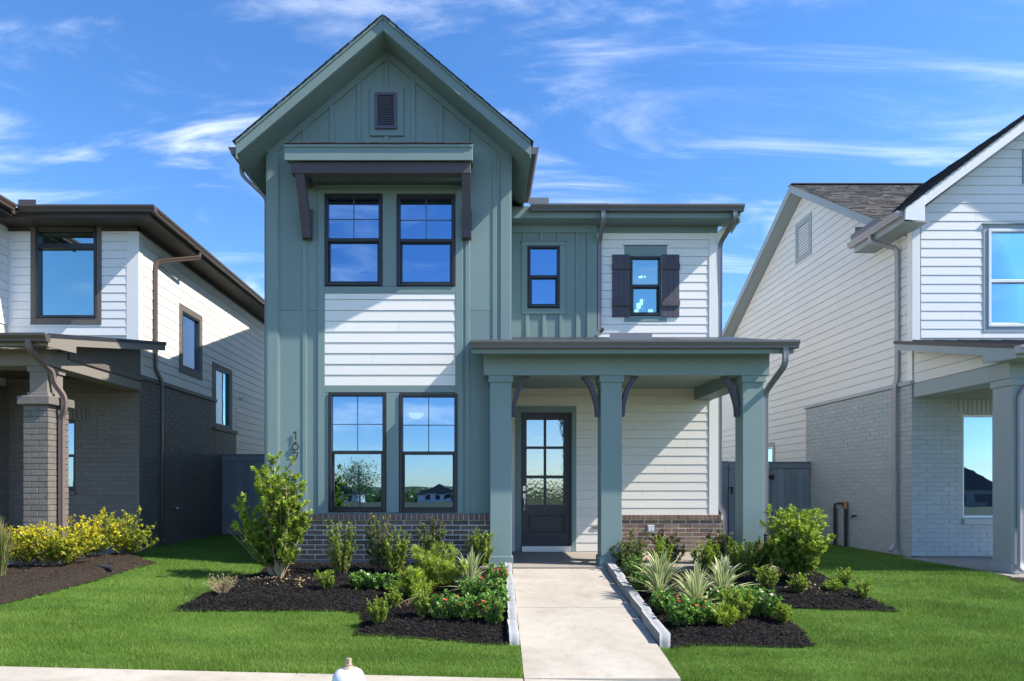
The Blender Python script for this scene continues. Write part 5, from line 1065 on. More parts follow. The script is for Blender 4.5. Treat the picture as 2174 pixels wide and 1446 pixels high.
def bed(poly, mat, chipmat, nchip, seed, mound=.07, cs=1.0):
    P_ = np.array(poly); x0, y0 = P_.min(0); x1, y1 = P_.max(0); st_ = .045
    xs = np.arange(x0, x1+st_, st_); ys = np.arange(y0, y1+st_, st_); X_, Y_ = np.meshgrid(xs, ys)
    d = edge_dist(X_, Y_, poly); jit = smooth_noise(X_, Y_, 9, seed)*.02
    f = np.clip(d/.30, 0, 1); f = f*f*(3-2*f)
    z = tz(X_, Y_)+.014+mound*f*(.8+.35*smooth_noise(X_, Y_, 5, seed+1))+RNG.normal(0, .006, X_.shape)+.010*smooth_noise(X_, Y_, 26, seed+2)
    nx_, ny_ = len(xs), len(ys); i_, j_ = np.meshgrid(np.arange(nx_-1), np.arange(ny_-1)); q_ = (j_*nx_+i_).ravel(); cx_ = (X_[:-1, :-1]+st_/2).ravel(); cy_ = (Y_[:-1, :-1]+st_/2).ravel()
    keep = pip(cx_, cy_, poly); q_ = q_[keep]; F_ = np.stack([q_, q_+1, q_+nx_+1, q_+nx_], 1); used_ = np.unique(F_); mp = np.full(nx_*ny_, -1); mp[used_] = np.arange(len(used_))
    V_ = np.stack([X_.ravel(), Y_.ravel(), z.ravel()], 1)[used_]
    put('mulch_bed', np_mesh('mulch_bed', V_, mp[F_], mat, True), kind='structure')
    zfun = lambda x, y: tz(x, y)+.014+mound*np.clip(edge_dist(x, y, poly)/.30, 0, 1)**2*(3-2*np.clip(edge_dist(x, y, poly)/.30, 0, 1))*(.8+.35*smooth_noise(x, y, 5, seed+1))
    n = nchip*2; cx_ = RNG.uniform(x0, x1, n); cy_ = RNG.uniform(y0, y1, n); k = pip(cx_, cy_, poly); cx_, cy_ = cx_[k][:nchip], cy_[k][:nchip]; n = len(cx_)
    cz_ = zfun(cx_, cy_)+RNG.uniform(0, .022, n); a = RNG.uniform(0, 6.28, n); ln = RNG.uniform(.012, .042, n)*cs; wd = RNG.uniform(.003, .008, n)*cs; ti = RNG.normal(0, .35, n); ro = RNG.normal(0, .6, n)
    ux = np.stack([np.cos(a)*np.cos(ti), np.sin(a)*np.cos(ti), np.sin(ti)], 1); vx = np.stack([-np.sin(a)*np.cos(ro), np.cos(a)*np.cos(ro), np.sin(ro)], 1); c = np.stack([cx_, cy_, cz_], 1); nn = np.cross(ux, vx)
    h = (wd*.35)[:, None]*nn; A = c+ux*ln[:, None]/2; B = c-ux*ln[:, None]/2; s = vx*wd[:, None]/2
    V_ = np.stack([A+s*.5, A-s*.5, B-s, B+s, c+h+s*.2, c+h-s*.2], 1).reshape(-1, 3); b = np.arange(n)[:, None]*6
    F_ = np.concatenate([b+np.array([[0, 1, 5]]), b+np.array([[0, 5, 4]]), b+np.array([[2, 3, 4]]), b+np.array([[2, 4, 5]]), b+np.array([[1, 2, 5]]), b+np.array([[3, 0, 4]])])
    put('mulch_chips', np_mesh('mulch_chips', V_, F_, chipmat), kind='stuff'); BEDS.append((poly, zfun))
bed(bedL, M['mulch'], M['chip'], 26000, 1, cs=1.5); bed(bedR, M['mulch'], M['chip'], 20000, 4, cs=1.5); bed(bedB, M['mulch_b'], M['chip_b'], 12000, 7, .09); bed(bedG, M['mulch_b'], M['chip_b'], 1500, 9)
for poly, mt in ((bedL, 'chip'), (bedR, 'chip'), (bedB, 'chip_b')):          # a few chips spilled over the edges
    q0 = np.array(poly); q1 = np.roll(q0, -1, 0); n = 260; k = RNG.integers(0, len(q0), n); e_ = q0[k]+(q1[k]-q0[k])*RNG.uniform(0, 1, (n, 1))+RNG.normal(0, .05, (n, 2)); zz_ = tz(e_[:, 0], e_[:, 1])
    on = (e_[:, 0] > wl(e_[:, 1])) & (e_[:, 0] < wr(e_[:, 1])); zz_ = np.where(on, walkz(e_[:, 1])+.004, zz_+.03); a = RNG.uniform(0, 6.28, n); c = np.stack([e_[:, 0], e_[:, 1], zz_], 1); ok = e_[:, 1] < 9.8; c, a = c[ok], a[ok]; n = len(c)
    u = np.stack([np.cos(a), np.sin(a), 0*a], 1)*RNG.uniform(.008, .022, (n, 1)); v = np.stack([-np.sin(a), np.cos(a), 0*a+.3], 1)*RNG.uniform(.002, .005, (n, 1)); V_ = np.stack([c+u, c+v, c-u, c-v], 1).reshape(-1, 3); b = np.arange(n)[:, None]*4
    put('spilled_chips', np_mesh('spilled_chips', V_, b+np.array([[0, 1, 2, 3]]), M[mt]), kind='stuff')
def bedz(x, y):
    for poly, f in BEDS:
        if pip(np.array([x]), np.array([y]), poly)[0]: return float(f(np.array([x]), np.array([y]))[0])
    return float(tz(x, y))

# ------------------------------------------------------------------ plants
def unit(v): return v/np.maximum(np.linalg.norm(v, axis=-1, keepdims=True), 1e-9)
def leafmesh(name, pos, dr, nr, ln, wd, mat, fold=.18, curl=.12):
    dr = unit(dr); sd = unit(np.cross(dr, nr)); up = unit(np.cross(sd, dr)); l = ln[:, None]; w_ = wd[:, None]
    m = pos+dr*l*.45; tip = pos+dr*l-up*l*curl
    V_ = np.stack([pos, m+sd*w_/2+up*w_*fold, tip, m-sd*w_/2+up*w_*fold, m], 1).reshape(-1, 3); b = np.arange(len(pos))[:, None]*5
    F_ = np.concatenate([b+np.array([[0, 4, 1]]), b+np.array([[1, 4, 2]]), b+np.array([[0, 3, 4]]), b+np.array([[3, 2, 4]])])
    return np_mesh(name, V_, F_, mat)
def curve(a, b, c, n):
    t = np.linspace(0, 1, n)[:, None]; return a*(1-t)**2+2*b*t*(1-t)+c*t*t
KIND = {
 'tall':   dict(nst=24, ntw=18, nl=30, L=.074, W=.036, tl=.16, bare=.14, mat='leaf_mid', tip='leaf_yg', tf=.75, sm='bark_pale', spread=1.12, base=.10, up=.45, hv=.62),
 'big':    dict(nst=22, ntw=14, nl=25, L=.076, W=.037, tl=.17, bare=.12, mat='leaf_mid', tip='leaf_yg', tf=.75, sm='bark_pale', spread=1.15, base=.10, up=.5, hv=.42),
 'box':    dict(nst=24, ntw=17, nl=12, L=.036, W=.020, tl=.055, bare=.03, mat='leaf_box', tip='leaf_yg', tf=.36, sm='bark', spread=1.2, base=.35, up=.75, hv=.50),
 'sbox':   dict(nst=18, ntw=11, nl=10, L=.030, W=.016, tl=.045, bare=.02, mat='leaf_box', tip='leaf_yg', tf=.42, sm='bark', spread=1.25, base=.30, up=.75, hv=.50),
 'bronze': dict(nst=15, ntw=9, nl=18, L=.054, W=.024, tl=.10, bare=.08, mat='leaf_dark', tip='leaf_bronze', tf=.22, sm='bark', spread=1.2, base=.20, up=.45, hv=.50),
 'podo':   dict(nst=17, ntw=7, nl=28, L=.105, W=.013, tl=.08, bare=.10, mat='leaf_podo', tip='leaf_yg', tf=.25, sm='bark', spread=1.15, base=.20, up=.55, hv=.45),
 'vinca':  dict(nst=18, ntw=5, nl=13, L=.052, W=.028, tl=.05, bare=.04, mat='leaf_vinca', tip='leaf_vinca', tf=.0, sm='bark', spread=1.2, base=.35, up=.5, hv=.50),
 'yellow': dict(nst=20, ntw=13, nl=21, L=.046, W=.025, tl=.15, bare=.14, mat='leaf_lime', tip='leaf_yellow', tf=.52, sm='bark', spread=1.25, base=.15, up=.2, hv=.45),
 'lime':   dict(nst=20, ntw=13, nl=21, L=.046, W=.025, tl=.15, bare=.14, mat='leaf_lime', tip='leaf_yellow', tf=.22, sm='bark', spread=1.25, base=.15, up=.2, hv=.45),
 'twig':   dict(nst=46, ntw=3, nl=3, L=.034, W=.012, tl=.05, bare=.2, mat='leaf_pink', tip='leaf_dry', tf=.5, sm='bark_pale', spread=1.2, base=.2, up=.5, hv=.6),
 'sprig':  dict(nst=6, ntw=5, nl=9, L=.050, W=.017, tl=.09, bare=.4, mat='leaf_pink', tip='leaf_pink', tf=.3, sm='bark_pale', spread=1.0, base=.2, up=.4, hv=.7),
}
SEED = [100]
GRP = dict(box='boxwoods in the planting beds', sbox='boxwoods in the planting beds', vinca='vincas in the planting beds', bronze='bronze-tipped shrubs in the planting beds', podo='feathery narrow-leaved shrubs', yellow='yellow shrubs by the brick porch pillar', lime='yellow shrubs by the brick porch pillar')
def shrub(kind, label, px, py, ptop, wpx, cat='shrub', flowers=None, nf=0, lean=0.0, name=None, dens=1.0, group=None, world=None):
    k = KIND[kind]; SEED[0] += 1; r = np.random.default_rng(SEED[0]); x, y = world or G(px, py); z = bedz(x, y)-.005
    h = (py-ptop)*y/FPX*1.05; w = wpx*y/FPX*(1.22 if kind not in ('tall', 'big') else 1.05); t = thing(name or 'shrub', label, cat, (x, y, z), group or GRP.get(kind))
    o = np.array([x, y, z]); stems = MB(); LP, LD, LN, LL, LW, LT = [], [], [], [], [], []
    ns = max(3, int(k['nst']*dens*(1.3 if kind not in ('tall', 'twig', 'sprig') else 1.1)))
    for s in range(ns):
        a = r.uniform(0, 6.28); rr = math.sqrt(r.uniform(.02, 1)); hh = h*(1-.25*rr*r.uniform(.2, 1.0))*(1.04 if s < 2 else r.uniform(k['hv'], 1.04)); br = w/2*k['base']*rr
        b0 = np.array([math.cos(a)*br, math.sin(a)*br*.8, 0]); e = np.array([math.cos(a)*rr*w/2*k['spread']*.82+lean*hh, math.sin(a)*rr*w/2*k['spread']*.7, max(.05, hh-k['tl']*.25)])
        m = b0*.6+e*.4; m[2] = e[2]*.5; m[:2] += r.normal(0, w*.05, 2); c = curve(b0, m, e, 9); sr = .0026+.0055*min(1, h/1.6)
        stems.tube([tuple(o+p) for p in c], [sr*(1-.75*i/8) for i in range(9)], 5)
        for q_ in range(k['ntw']):
            f = k['bare']+(1-k['bare'])*(q_+r.uniform(0, 1))/k['ntw']; i = min(7, int(f*8)); p = c[i]+(c[i+1]-c[i])*(f*8-i); td = c[i+1]-c[i]; td = td/np.linalg.norm(td)
            aa = r.uniform(0, 6.28); out = np.array([math.cos(aa), math.sin(aa), 0]); d = unit(td*k['up']*1.3+out*(1-k['up']*.6)+np.array([0, 0, .15])); tl = k['tl']*r.uniform(.55, 1.15)*(1.0 if f < .85 else .8)
            e2 = p+d*tl+np.array([0, 0, tl*.15]); tc_ = curve(p, p+d*tl*.5, e2, 4); stems.tube([tuple(o+v) for v in tc_], [sr*.4, sr*.34, sr*.28, sr*.2], 4, caps=False)
            n = max(2, int(k['nl']*r.uniform(.7, 1.2))); g = r.uniform(.15, 1.0, n)**.75; pos = p+(e2-p)*g[:, None]; la = r.uniform(0, 6.28, n)
            b1 = unit(np.cross(d, np.array([.3, .2, .9]))); b2 = np.cross(d, b1); side = np.cos(la)[:, None]*b1+np.sin(la)[:, None]*b2
            ld = unit(d*(.35+.7*g[:, None])+side*.85+np.array([0, 0, .12])); ln_ = unit(d*.6-side*.4+np.array([0, 0, .9])+r.normal(0, .25, (n, 3)))
            size = r.uniform(.65, 1.15, n)*(1.1-.25*g); LP.append(pos+o); LD.append(ld); LN.append(ln_); LL.append(k['L']*size); LW.append(k['W']*size)
            hf = pos[:, 2]/h; rad = np.hypot(pos[:, 0], pos[:, 1])/(w/2+1e-6); LT.append((r.uniform(0, 1, n) < k['tf']*2*np.clip(.15+.75*hf*hf+.25*rad-.2*(1-g), 0, 1)))
    P_, D_, N_, A_, B_, T_ = [np.concatenate(v) for v in (LP, LD, LN, LL, LW, LT)]
    P_[:, 2] = np.maximum(P_[:, 2], z+.01)
    put('stems', stems.mesh('stems', M[k['sm']]), t)
    put('foliage', leafmesh('foliage', P_[~T_], D_[~T_], N_[~T_], A_[~T_], B_[~T_], M[k['mat']]), t)
    if T_.sum() > 4: put('young_foliage', leafmesh('young_foliage', P_[T_], D_[T_], N_[T_], A_[T_], B_[T_], M[k['tip']]), t)
    if flowers:
        top = P_[np.argsort(-(P_[:, 2]-.6*(P_[:, 1]-y)))[:max(30, len(P_)//4)]]; V_, F_ = [], []
        for c in top[r.choice(len(top), min(len(top), int(nf*.9)+1), replace=False)]:
            c = c+np.array([0, -.015, .018]); ax = unit(np.array([r.normal(0, .3), -.55+r.normal(0, .2), .8])); e1 = unit(np.cross(ax, [0, 1, .1])); e2 = np.cross(ax, e1); R_ = r.uniform(.016, .022)
            for p in range(5):
                a = p*1.2566+.2; m = e1*math.cos(a)+e2*math.sin(a); s = -e1*math.sin(a)+e2*math.cos(a); b = len(V_)
                V_ += [c, c+m*R_*.75+s*R_*.5+ax*.003, c+m*R_*1.05+ax*.001, c+m*R_*.75-s*R_*.5+ax*.003]; F_.append([b, b+1, b+2, b+3])
        put('flowers', np_mesh('flowers', V_, F_, M[flowers]), t)
    return t
def flax(label, px, py, ptop, wpx, nleaf=46, seed=1):
    r = np.random.default_rng(seed); x, y = G(px, py); z = bedz(x, y); t = thing('flax_plant', label, 'plant', (x, y, z), 'striped flax clumps'); h = (py-ptop)*y/FPX; w = wpx*y/FPX
    for s in range(nleaf):
        a = r.uniform(0, 6.28); sp = r.uniform(.15, 1.0); L_ = math.hypot(h, w*.3)*r.uniform(.75, 1.1); e = np.array([math.cos(a)*sp*w*.72, math.sin(a)*sp*w*.58, L_*(1.0-.80*sp*sp)-(.16*sp if r.uniform() < .4 else 0)])
        b0 = np.array([math.cos(a)*.03, math.sin(a)*.03, 0]); m = np.array([e[0]*.28, e[1]*.28, max(.08, e[2]*.85)]); c = curve(b0, m, e, 9); wd = r.uniform(.026, .046)
        sd = np.array([-math.sin(a), math.cos(a), 0]); tw = r.uniform(-.5, .5); V_, F_, A_ = [], [], []
        for i, p in enumerate(c):
            f = i/8; ww = wd*(.55+.9*f if f < .4 else 1.0-.0*f)*(1-max(0, (f-.55)/.45)**1.5)+.001; s_ = sd*math.cos(tw*f)+np.array([0, 0, 1])*math.sin(tw*f)
            for q_, ed in ((-1, 1), (-.35, .45), (0, 0), (.35, .45), (1, 1)): V_.append(tuple(np.array((x, y, z))+p+s_*ww/2*q_+np.array([0, 0, abs(q_)*ww*.12]))); A_.append(ed)
            if i:
                b = (i-1)*5; F_ += [(b+j, b+j+1, b+j+6, b+j+5) for j in range(4)]
        me = np_mesh('leaf', V_, F_, M['flax'], True); at = me.attributes.new('edge', 'FLOAT', 'POINT'); at.data.foreach_set('value', np.array(A_, np.float32)); put('leaf', me, t)
    return t
def reeds(label, px, py, ptop, wpx, n=420, seed=3):
    r = np.random.default_rng(seed); x, y = G(px, py); z = bedz(x, y); t = thing('ornamental_grass', label, 'grass clump', (x, y, z)); h = (py-ptop)*y/FPX; w = wpx*y/FPX; V_, F_ = [], []
    for s in range(n):
        a = r.uniform(0, 6.28); sp = r.uniform(0, 1); L_ = h*r.uniform(.6, 1.05); e = np.array([math.cos(a)*sp*w*.6, math.sin(a)*sp*w*.6, L_*(1-.75*sp*sp)]); m = np.array([e[0]*.3, e[1]*.3, L_*.8]); c = curve(np.array([math.cos(a)*.05*sp, math.sin(a)*.05*sp, 0.]), m, e, 7); sd = np.array([-math.sin(a), math.cos(a), 0])
        for i, p in enumerate(c):
            ww = .004*(1-.8*i/6); b = len(V_); V_ += [tuple(np.array((x, y, z))+p+sd*ww), tuple(np.array((x, y, z))+p-sd*ww)]
            if i: F_.append((b-2, b-1, b+1, b))
    put('blades', np_mesh('blades', V_, F_, M['reed']), t); return t

shrub('tall', 'tall yellow-green leafy shrub in front of the house number', 594, 1236, 984, 112, dens=1.0)
shrub('tall', 'slim leaning leafy shoot between the tall shrub and the slate fence', 580, 1234, 1075, 60, dens=.3, lean=-.42)
shrub('twig', 'low bare pinkish twiggy plant at the lawn edge of the mulch', 472, 1270, 1228, 62)
shrub('sprig', 'thin pink-leaved sprig leaning over the lawn towards the slate fence', 545, 1190, 1108, 55, lean=-.75, name='sprig')
shrub('box', 'upright boxwood standing alone before the brick base, beside the tall shrub', 722, 1228, 1118, 62)
shrub('sbox', 'tiny boxwood with no flowers between the tall shrub and a red vinca', 693, 1264, 1228, 36)
shrub('vinca', 'small upright vinca with red flowers beside two leafy vincas without red', 757, 1263, 1230, 28, 'flower', 'petal_red', 3)
shrub('vinca', 'leafy vinca with a white flower next to the small upright red vinca', 796, 1263, 1230, 38, 'flower', 'petal_pink', 2)
shrub('vinca', 'plain leafy vinca between the white-flowered vinca and the feathery shrub', 832, 1264, 1232, 38, 'flower')
shrub('bronze', 'tallest bronze-tipped shrub before the brick base under the first tower window', 803, 1226, 1098, 56)
shrub('box', 'upright boxwood touching the tallest bronze-tipped shrub', 838, 1230, 1130, 56)
shrub('bronze', 'bronze-tipped shrub behind the feathery yellow-green shrub', 912, 1212, 1114, 62)
shrub('podo', 'wide feathery yellow-green shrub with narrow leaves beside striped flax', 930, 1262, 1172, 120, dens=1.5)
shrub('podo', 'low spreading offshoot of feathery narrow leaves beside the wide feathery shrub', 872, 1282, 1228, 70)
flax('striped flax clump between the feathery shrub and the walkway vincas', 1000, 1268, 1182, 118, 56, 5)
shrub('box', 'upright boxwood against the teal porch column foot', 1016, 1212, 1134, 56)
shrub('bronze', 'small bronze-tipped shrub spilling over the foot of the porch column', 1048, 1208, 1158, 46)
for lab, a, b, c, w, nf in (('red vinca at the front of the bed, farthest from the walkway stones', 940, 1328, 1272, 58, 5), ('red vinca in the middle of the front row beside the walkway', 994, 1332, 1276, 54, 3), ('red vinca at the front corner beside the walkway stones', 1047, 1334, 1268, 62, 4),
    ('red vinca in the second row beside the walkway stones', 1048, 1292, 1232, 50, 4), ('red vinca beside the first walkway stones near the porch column', 1054, 1256, 1200, 44, 4), ('nearly flowerless vinca between striped flax and walkway vincas', 1004, 1288, 1240, 50, 1)):
    shrub('vinca', lab, a, b, c, w, 'flower', 'petal_red', nf, dens=1.2)
shrub('sbox', 'small round boxwood at the lawn notch in the mulch', 803, 1334, 1280, 40, dens=1.4)
shrub('sbox', 'small upright boxwood between the lawn-notch boxwood and the front red vincas', 897, 1326, 1266, 40, dens=1.2)
shrub('sbox', 'small dark boxwood beside the feathery offshoot and the dry frond', 834, 1306, 1260, 34)
shrub('bronze', 'dark bronze-tipped shrub against the middle porch column', 1330, 1214, 1132, 78, dens=1.3)
shrub('vinca', 'red vinca next to the dark shrub at the middle porch column', 1348, 1236, 1188, 46, 'flower', 'petal_red', 4)
shrub('vinca', 'small red vinca by the granite stones below the middle porch column', 1362, 1264, 1222, 34, 'flower', 'petal_red', 3)
shrub('bronze', 'loose bronze-tipped shrub below the outlet box', 1418, 1206, 1128, 74, dens=.9)
shrub('box', 'upright boxwood in front of the outlet box shrub', 1402, 1222, 1150, 46)
flax('striped flax clump whose leaves overhang the granite stones', 1402, 1278, 1188, 158, 74, 21)
flax('striped flax clump in the middle of the three by the porch', 1478, 1306, 1206, 148, 72, 22)
flax('striped flax clump nearest the corner porch column', 1534, 1280, 1196, 130, 64, 23)
shrub('bronze', 'bronze-tipped shrub before the end of the porch brick wall', 1518, 1206, 1130, 56)
shrub('box', 'bright boxwood before the end of the porch brick wall', 1498, 1222, 1156, 52)
shrub('box', 'dark full boxwood at the foot of the corner porch column', 1582, 1234, 1146, 70, dens=1.3)
shrub('bronze', 'dark loose shrub beside the corrugated drain pipe', 1621, 1218, 1152, 40)
for lab, a, b, c, w, nf in (('red vinca along the granite stones, beside the overhanging flax', 1412, 1312, 1262, 52, 4), ('red vinca at the front corner of the bed beside the granite stones', 1446, 1340, 1280, 62, 4), ('red vinca beside the front corner red vinca and below the middle flax', 1484, 1336, 1286, 58, 5)):
    shrub('vinca', lab, a, b, c, w, 'flower', 'petal_red', nf, dens=1.2)
for lab, a, b, c, w, nf in (('pale pink vinca below the flax clump nearest the corner column', 1548, 1306, 1258, 74, 8), ('pale pink vinca at the lawn corner of the bed', 1622, 1322, 1268, 72, 7), ('pale pink vinca between the two boxwoods at the lawn corner', 1592, 1300, 1258, 60, 6)):
    shrub('vinca', lab, a, b, c, w, 'flower', 'petal_pink', nf, dens=1.3)
shrub('box', 'yellowish boxwood standing among the pale pink vincas', 1562, 1334, 1270, 52)
shrub('podo', 'small tuft of narrow leaves between red vincas and the yellowish boxwood', 1528, 1340, 1304, 44, dens=.6)
shrub('sbox', 'small boxwood between the drain pipe and the pale pink vincas', 1629, 1266, 1212, 44, dens=1.2)
shrub('sbox', 'small boxwood at the foot of the broad yellow-green shrub', 1694, 1270, 1228, 32)
shrub('sbox', 'low yellow-tipped boxwood at the lawn edge beside the pale pink vincas', 1662, 1336, 1296, 34)
shrub('big', 'broad yellow-green leafy shrub between the corner porch column and grey house', 1696, 1244, 1092, 132, dens=1.25)
shrub('sbox', 'thin boxwood sprig standing at the tip end of the mulch, next to the low one', 1790, 1258, 1214, 28, dens=.8)
shrub('sbox', 'thin boxwood sprig closest to the pointed tip of the mulch bed', 1832, 1278, 1234, 32, dens=.8)
shrub('sbox', 'very low boxwood on the mulch under the broad yellow-green shrub', 1768, 1266, 1244, 36, dens=.8)
shrub('yellow', 'bright yellow shrub half behind the ornamental grass', 45, 1212, 1132, 84, name='yellow_shrub')
shrub('yellow', 'bright yellow shrub right in front of the brick porch pillar', 126, 1212, 1118, 128, name='yellow_shrub', dens=1.2)
shrub('yellow', 'bright yellow shrub between the pillar shrub and the greener shrub', 192, 1196, 1106, 112, name='yellow_shrub')
shrub('lime', 'lime green shrub beside the brown downspout foot', 262, 1188, 1090, 108, name='yellow_shrub')
reeds('tall ornamental grass clump with tan blades at the edge of the brown mulch', 2, 1238, 1112, 96)
# a dry frond, fallen leaves, a buried drain end
def scatter(name, label, spots, mat, L_, W_, seed, stuff=True):
    r = np.random.default_rng(seed); n = len(spots); p = np.array([(x, y, bedz(x, y)+.012+r.uniform(0, .012)) for x, y in spots]); a = r.uniform(0, 6.28, n); s = r.uniform(.6, 1.2, n)
    put(name, leafmesh(name, p, np.stack([np.cos(a), np.sin(a), r.normal(0, .2, n)], 1), np.stack([r.normal(0, .35, n), r.normal(0, .35, n), np.ones(n)], 1), L_*s, W_*s, M[mat], .2, .2), kind='stuff')
g1 = G(598, 1240); g2 = G(1712, 1262); r_ = np.random.default_rng(9)
scatter('fallen_leaves', '', [(g1[0]+v[0], g1[1]-.12+v[1]) for v in r_.normal(0, 1, (130, 2))*np.array([.36, .24])]+[(g2[0]+v[0], g2[1]+v[1]) for v in r_.normal(0, 1, (60, 2))*np.array([.25, .18])], 'leaf_dry', .055, .022, 4)
fr = thing('dry_frond', 'dry tan frond lying on the mulch beside the feathery offshoot', 'dry branch', (*G(852, 1302), bedz(*G(852, 1302))))
x, y = G(838, 1308); z = bedz(x, y)+.03; pp = curve(np.array([x, y, z]), np.array([x+.16, y, z+.12]), np.array([x+.30, y+.05, z+.10]), 8); MB().tube([tuple(p) for p in pp], .004, 5).build('stalk', M['bark_pale'], fr)
n = 46; f = r_.uniform(.1, 1, n)*6.99; pi_ = np.array([pp[int(v)]+(pp[int(v)+1]-pp[int(v)])*(v % 1) for v in f]); sd = np.where(r_.uniform(size=n) > .5, 1, -1)
put('foliage', leafmesh('foliage', pi_, np.stack([np.full(n, .5)+r_.normal(0, .2, n), sd*.5, -.5+r_.normal(0, .35, n)], 1), np.tile([0, 0, 1.], (n, 1)), r_.uniform(.05, .09, n), np.full(n, .007), M['leaf_bronze']), fr)
dp = thing('drain_pipe', 'short grey corrugated drain pipe end poking out of the brown mulch', 'pipe', (*G(226, 1218), bedz(*G(226, 1218))))
x, y = G(214, 1217); z = bedz(x, y)+.004; pts = [(x+.012*i, y-.004*i, z-.001*i) for i in range(18)]; MB().tube(pts, [.036 if i % 2 else .030 for i in range(18)], 14).build('corrugated_tube', M['rubber'], dp)

# ------------------------------------------------------------------ lawn blades
N = 1500000; gxr = RNG.uniform(-12.5, 15, N); u_ = RNG.uniform(0, 1, N); gyr = 1/(1/5.6+u_*(1/16.0-1/5.6))
px_g = CX+gxr*FPX/gyr; keep = (px_g > -420) & (px_g < 2620)
gxr, gyr = gxr[keep], gyr[keep]
bad = np.zeros(len(gxr), bool)
for poly in (bedL, bedR, bedB, bedG):
    ins = pip(gxr, gyr, poly); dd_ = edge_dist(gxr, gyr, poly); bad |= ins & (dd_ > .012+.02*RNG.uniform(0, 1, len(gxr))**2)
bad |= (gyr < YS+.006) & (gyr > YP0-.2)
bad |= (gxr > wl(gyr)-.008) & (gxr < wr(gyr)+.008) & (gyr < 10); bad |= (gxr > wl(gyr)-.13) & (gxr < wr(gyr)+.14) & (gyr > 6.68) & (gyr < 10)
bad |= (gxr > XL-.06) & (gxr < XR+.1) & (gyr > YF-.07); bad |= (gxr > -.12) & (gxr < 4.56) & (gyr > 9.88); bad |= (gxr < XLH+.09) & (gyr > YL-.06); bad |= (gxr < -6.30) & (gyr > 9.42); bad |= (gxr > XRH-.06) & (gyr > YRH-.06); bad |= (gxr > XC0-.28) & (gyr > 9.68); bad |= (gyr > 15.98) | ((gxr > 4.3) & (gxr < 4.52) & (gyr > 12))
gxr, gyr = gxr[~bad], gyr[~bad]; n = len(gxr); print('blades', n)
gz_ = tz(gxr, gyr)-.004; a = RNG.uniform(0, 6.28, n); patch = .75+.5*smooth_noise(gxr, gyr, 2.3, 31)
hb = RNG.uniform(.022, .048, n)*np.clip(patch+.3, .7, 1.4); wb_ = RNG.uniform(.0026, .0046, n)*np.clip(gyr/6.5, 1, 1.8); la_ = RNG.uniform(.1, .75, n)*hb; b_ = RNG.uniform(0, 6.28, n)
base = np.stack([gxr, gyr, gz_], 1); s = np.stack([np.cos(a), np.sin(a), 0*a], 1)*wb_[:, None]/2; tip = base+np.stack([np.cos(b_)*la_, np.sin(b_)*la_, hb], 1)
V_ = np.stack([base-s, base+s, tip], 1).reshape(-1, 3); F_ = np.arange(n*3).reshape(-1, 3)
go = put('grass', np_mesh('grass', V_, F_, M['grass']), kind='stuff'); go['label'] = 'short dense green lawn grass'

# ------------------------------------------------------------------ across the street: what the window panes mirror
def far_house(label, x, y, w, d, h, rh_, wall, roofm):
    z = float(gz(np.array(float(x)), np.array(float(y)))); t = thing('house', label, 'house', (x, y, z), 'houses across the field'); q_ = z-.3
    MB().box(x-w/2, x+w/2, y-d/2, y+d/2, q_, z+h).build('wall', M[wall], t)
    m = MB(); m.prism([(x-w/2-.4, y-d/2-.4, z+h-.05), (x+w/2+.4, y-d/2-.4, z+h-.05), (x, y-d/2-.4, z+h+rh_)], (0, d+.8, 0)); m.build('roof', M[roofm], t)
    for i in range(3): MB().box(x-w*.32+i*w*.24, x-w*.32+i*w*.24+w*.13, y+d/2-.05, y+d/2+.04, z+1.0, z+2.4).build('window', M['black'], t)
    MB().box(x+w*.30, x+w*.30+1.0, y+d/2-.05, y+d/2+.04, z+.1, z+2.3).build('door', M['doorpaint'], t)
far_house('dark gabled house across the field, mirrored in the grey house window', 82, -92, 15, 12, 3.2, 3.6, 'taupe', 'metalroof')
far_house('low brown-roofed house across the field, mirrored under the bowl lamp', -14, -200, 14, 11, 2.8, 3.0, 'pale', 'shingle')
far_house('low grey-roofed house across the field, mirrored in the first tower window', -46, -190, 15, 11, 2.8, 3.0, 'cream', 'shingle_dark')
sl = thing('street_lamp', 'tall street lamp with curved arm, mirrored in the grey house window', 'street lamp', (43.0, -36, 0)); lx_ = 43.0
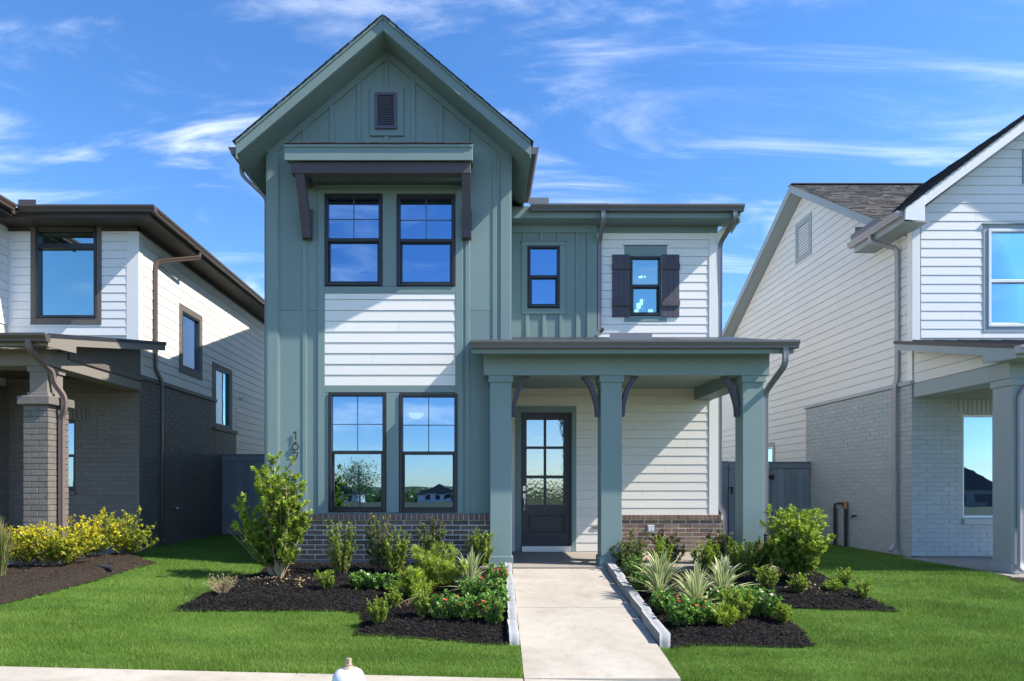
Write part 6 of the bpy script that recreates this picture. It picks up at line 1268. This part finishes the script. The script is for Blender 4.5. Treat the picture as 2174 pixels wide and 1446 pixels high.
MB().tube([(lx_, -36, -.3), (lx_, -36, 6.6)], [.09, .06], 10).build('pole', M['mauve'], sl); MB().tube([(lx_, -36, 6.5), (lx_+.5, -36, 7.5), (lx_+1.5, -36, 8.0), (lx_+2.6, -36, 8.15)], .045, 8).build('arm', M['mauve'], sl); MB().box(lx_+2.5, lx_+3.2, -36.12, -35.88, 8.1, 8.22, .03).build('lamp_head', M['gutter'], sl)
def tree(label, x, y, h, w, seed, n=2600):
    r = np.random.default_rng(seed); z = float(gz(np.array(float(x)), np.array(float(y)))); t = thing('young_tree', label, 'tree', (x, y, z)); tr = MB(); tr.tube([(x, y, z-.1), (x+.02, y, z+h*.35), (x, y, z+h*.9)], [.05, .04, .015], 8)
    for k in range(9): a = r.uniform(0, 6.28); zz = z+h*r.uniform(.3, .75); tr.tube([(x, y, zz), (x+math.cos(a)*w*.2, y+math.sin(a)*w*.2, zz+h*.1), (x+math.cos(a)*w*.4, y+math.sin(a)*w*.4, zz+h*.16)], [.02, .014, .006], 5)
    tr.build('trunk', M['bark'], t); cl_ = r.normal(0, 1, (26, 3)); cl_ = unit(cl_)*r.uniform(.3, 1, (26, 1)); c = cl_[r.integers(0, 26, n)]*np.array([w/2, w/2, h*.33])+r.normal(0, .1*w, (n, 3)); c += np.array([x, y, z+h*.66])
    d = unit(r.normal(0, 1, (n, 3))); put('crown', leafmesh('crown', c, d, unit(r.normal(0, 1, (n, 3))+[0, 0, 1]), r.uniform(.07, .12, n), r.uniform(.03, .05, n), M['leaf_dark']), t)
tree('young dark tree across the street, mirrored in the first tower window', -5.6, -9.2, 2.75, 1.9, 3)
n = 22000; tx2 = RNG.uniform(-420, 420, n); hh = 5+3*smooth_noise(tx2, tx2*0, .09, 77)+2*smooth_noise(tx2, tx2*0, .5, 78); tzv = RNG.uniform(0, 1, n)*np.clip(hh, 2.0, 9)-5.5; ty2 = -235+RNG.uniform(-14, 14, n)
put('far_wood', leafmesh('far_wood', np.stack([tx2, ty2, tzv], 1), unit(RNG.normal(0, 1, (n, 3))), unit(RNG.normal(0, 1, (n, 3))), RNG.uniform(1.2, 2.6, n), RNG.uniform(.9, 1.8, n), M['leaf_dark']), kind='stuff')
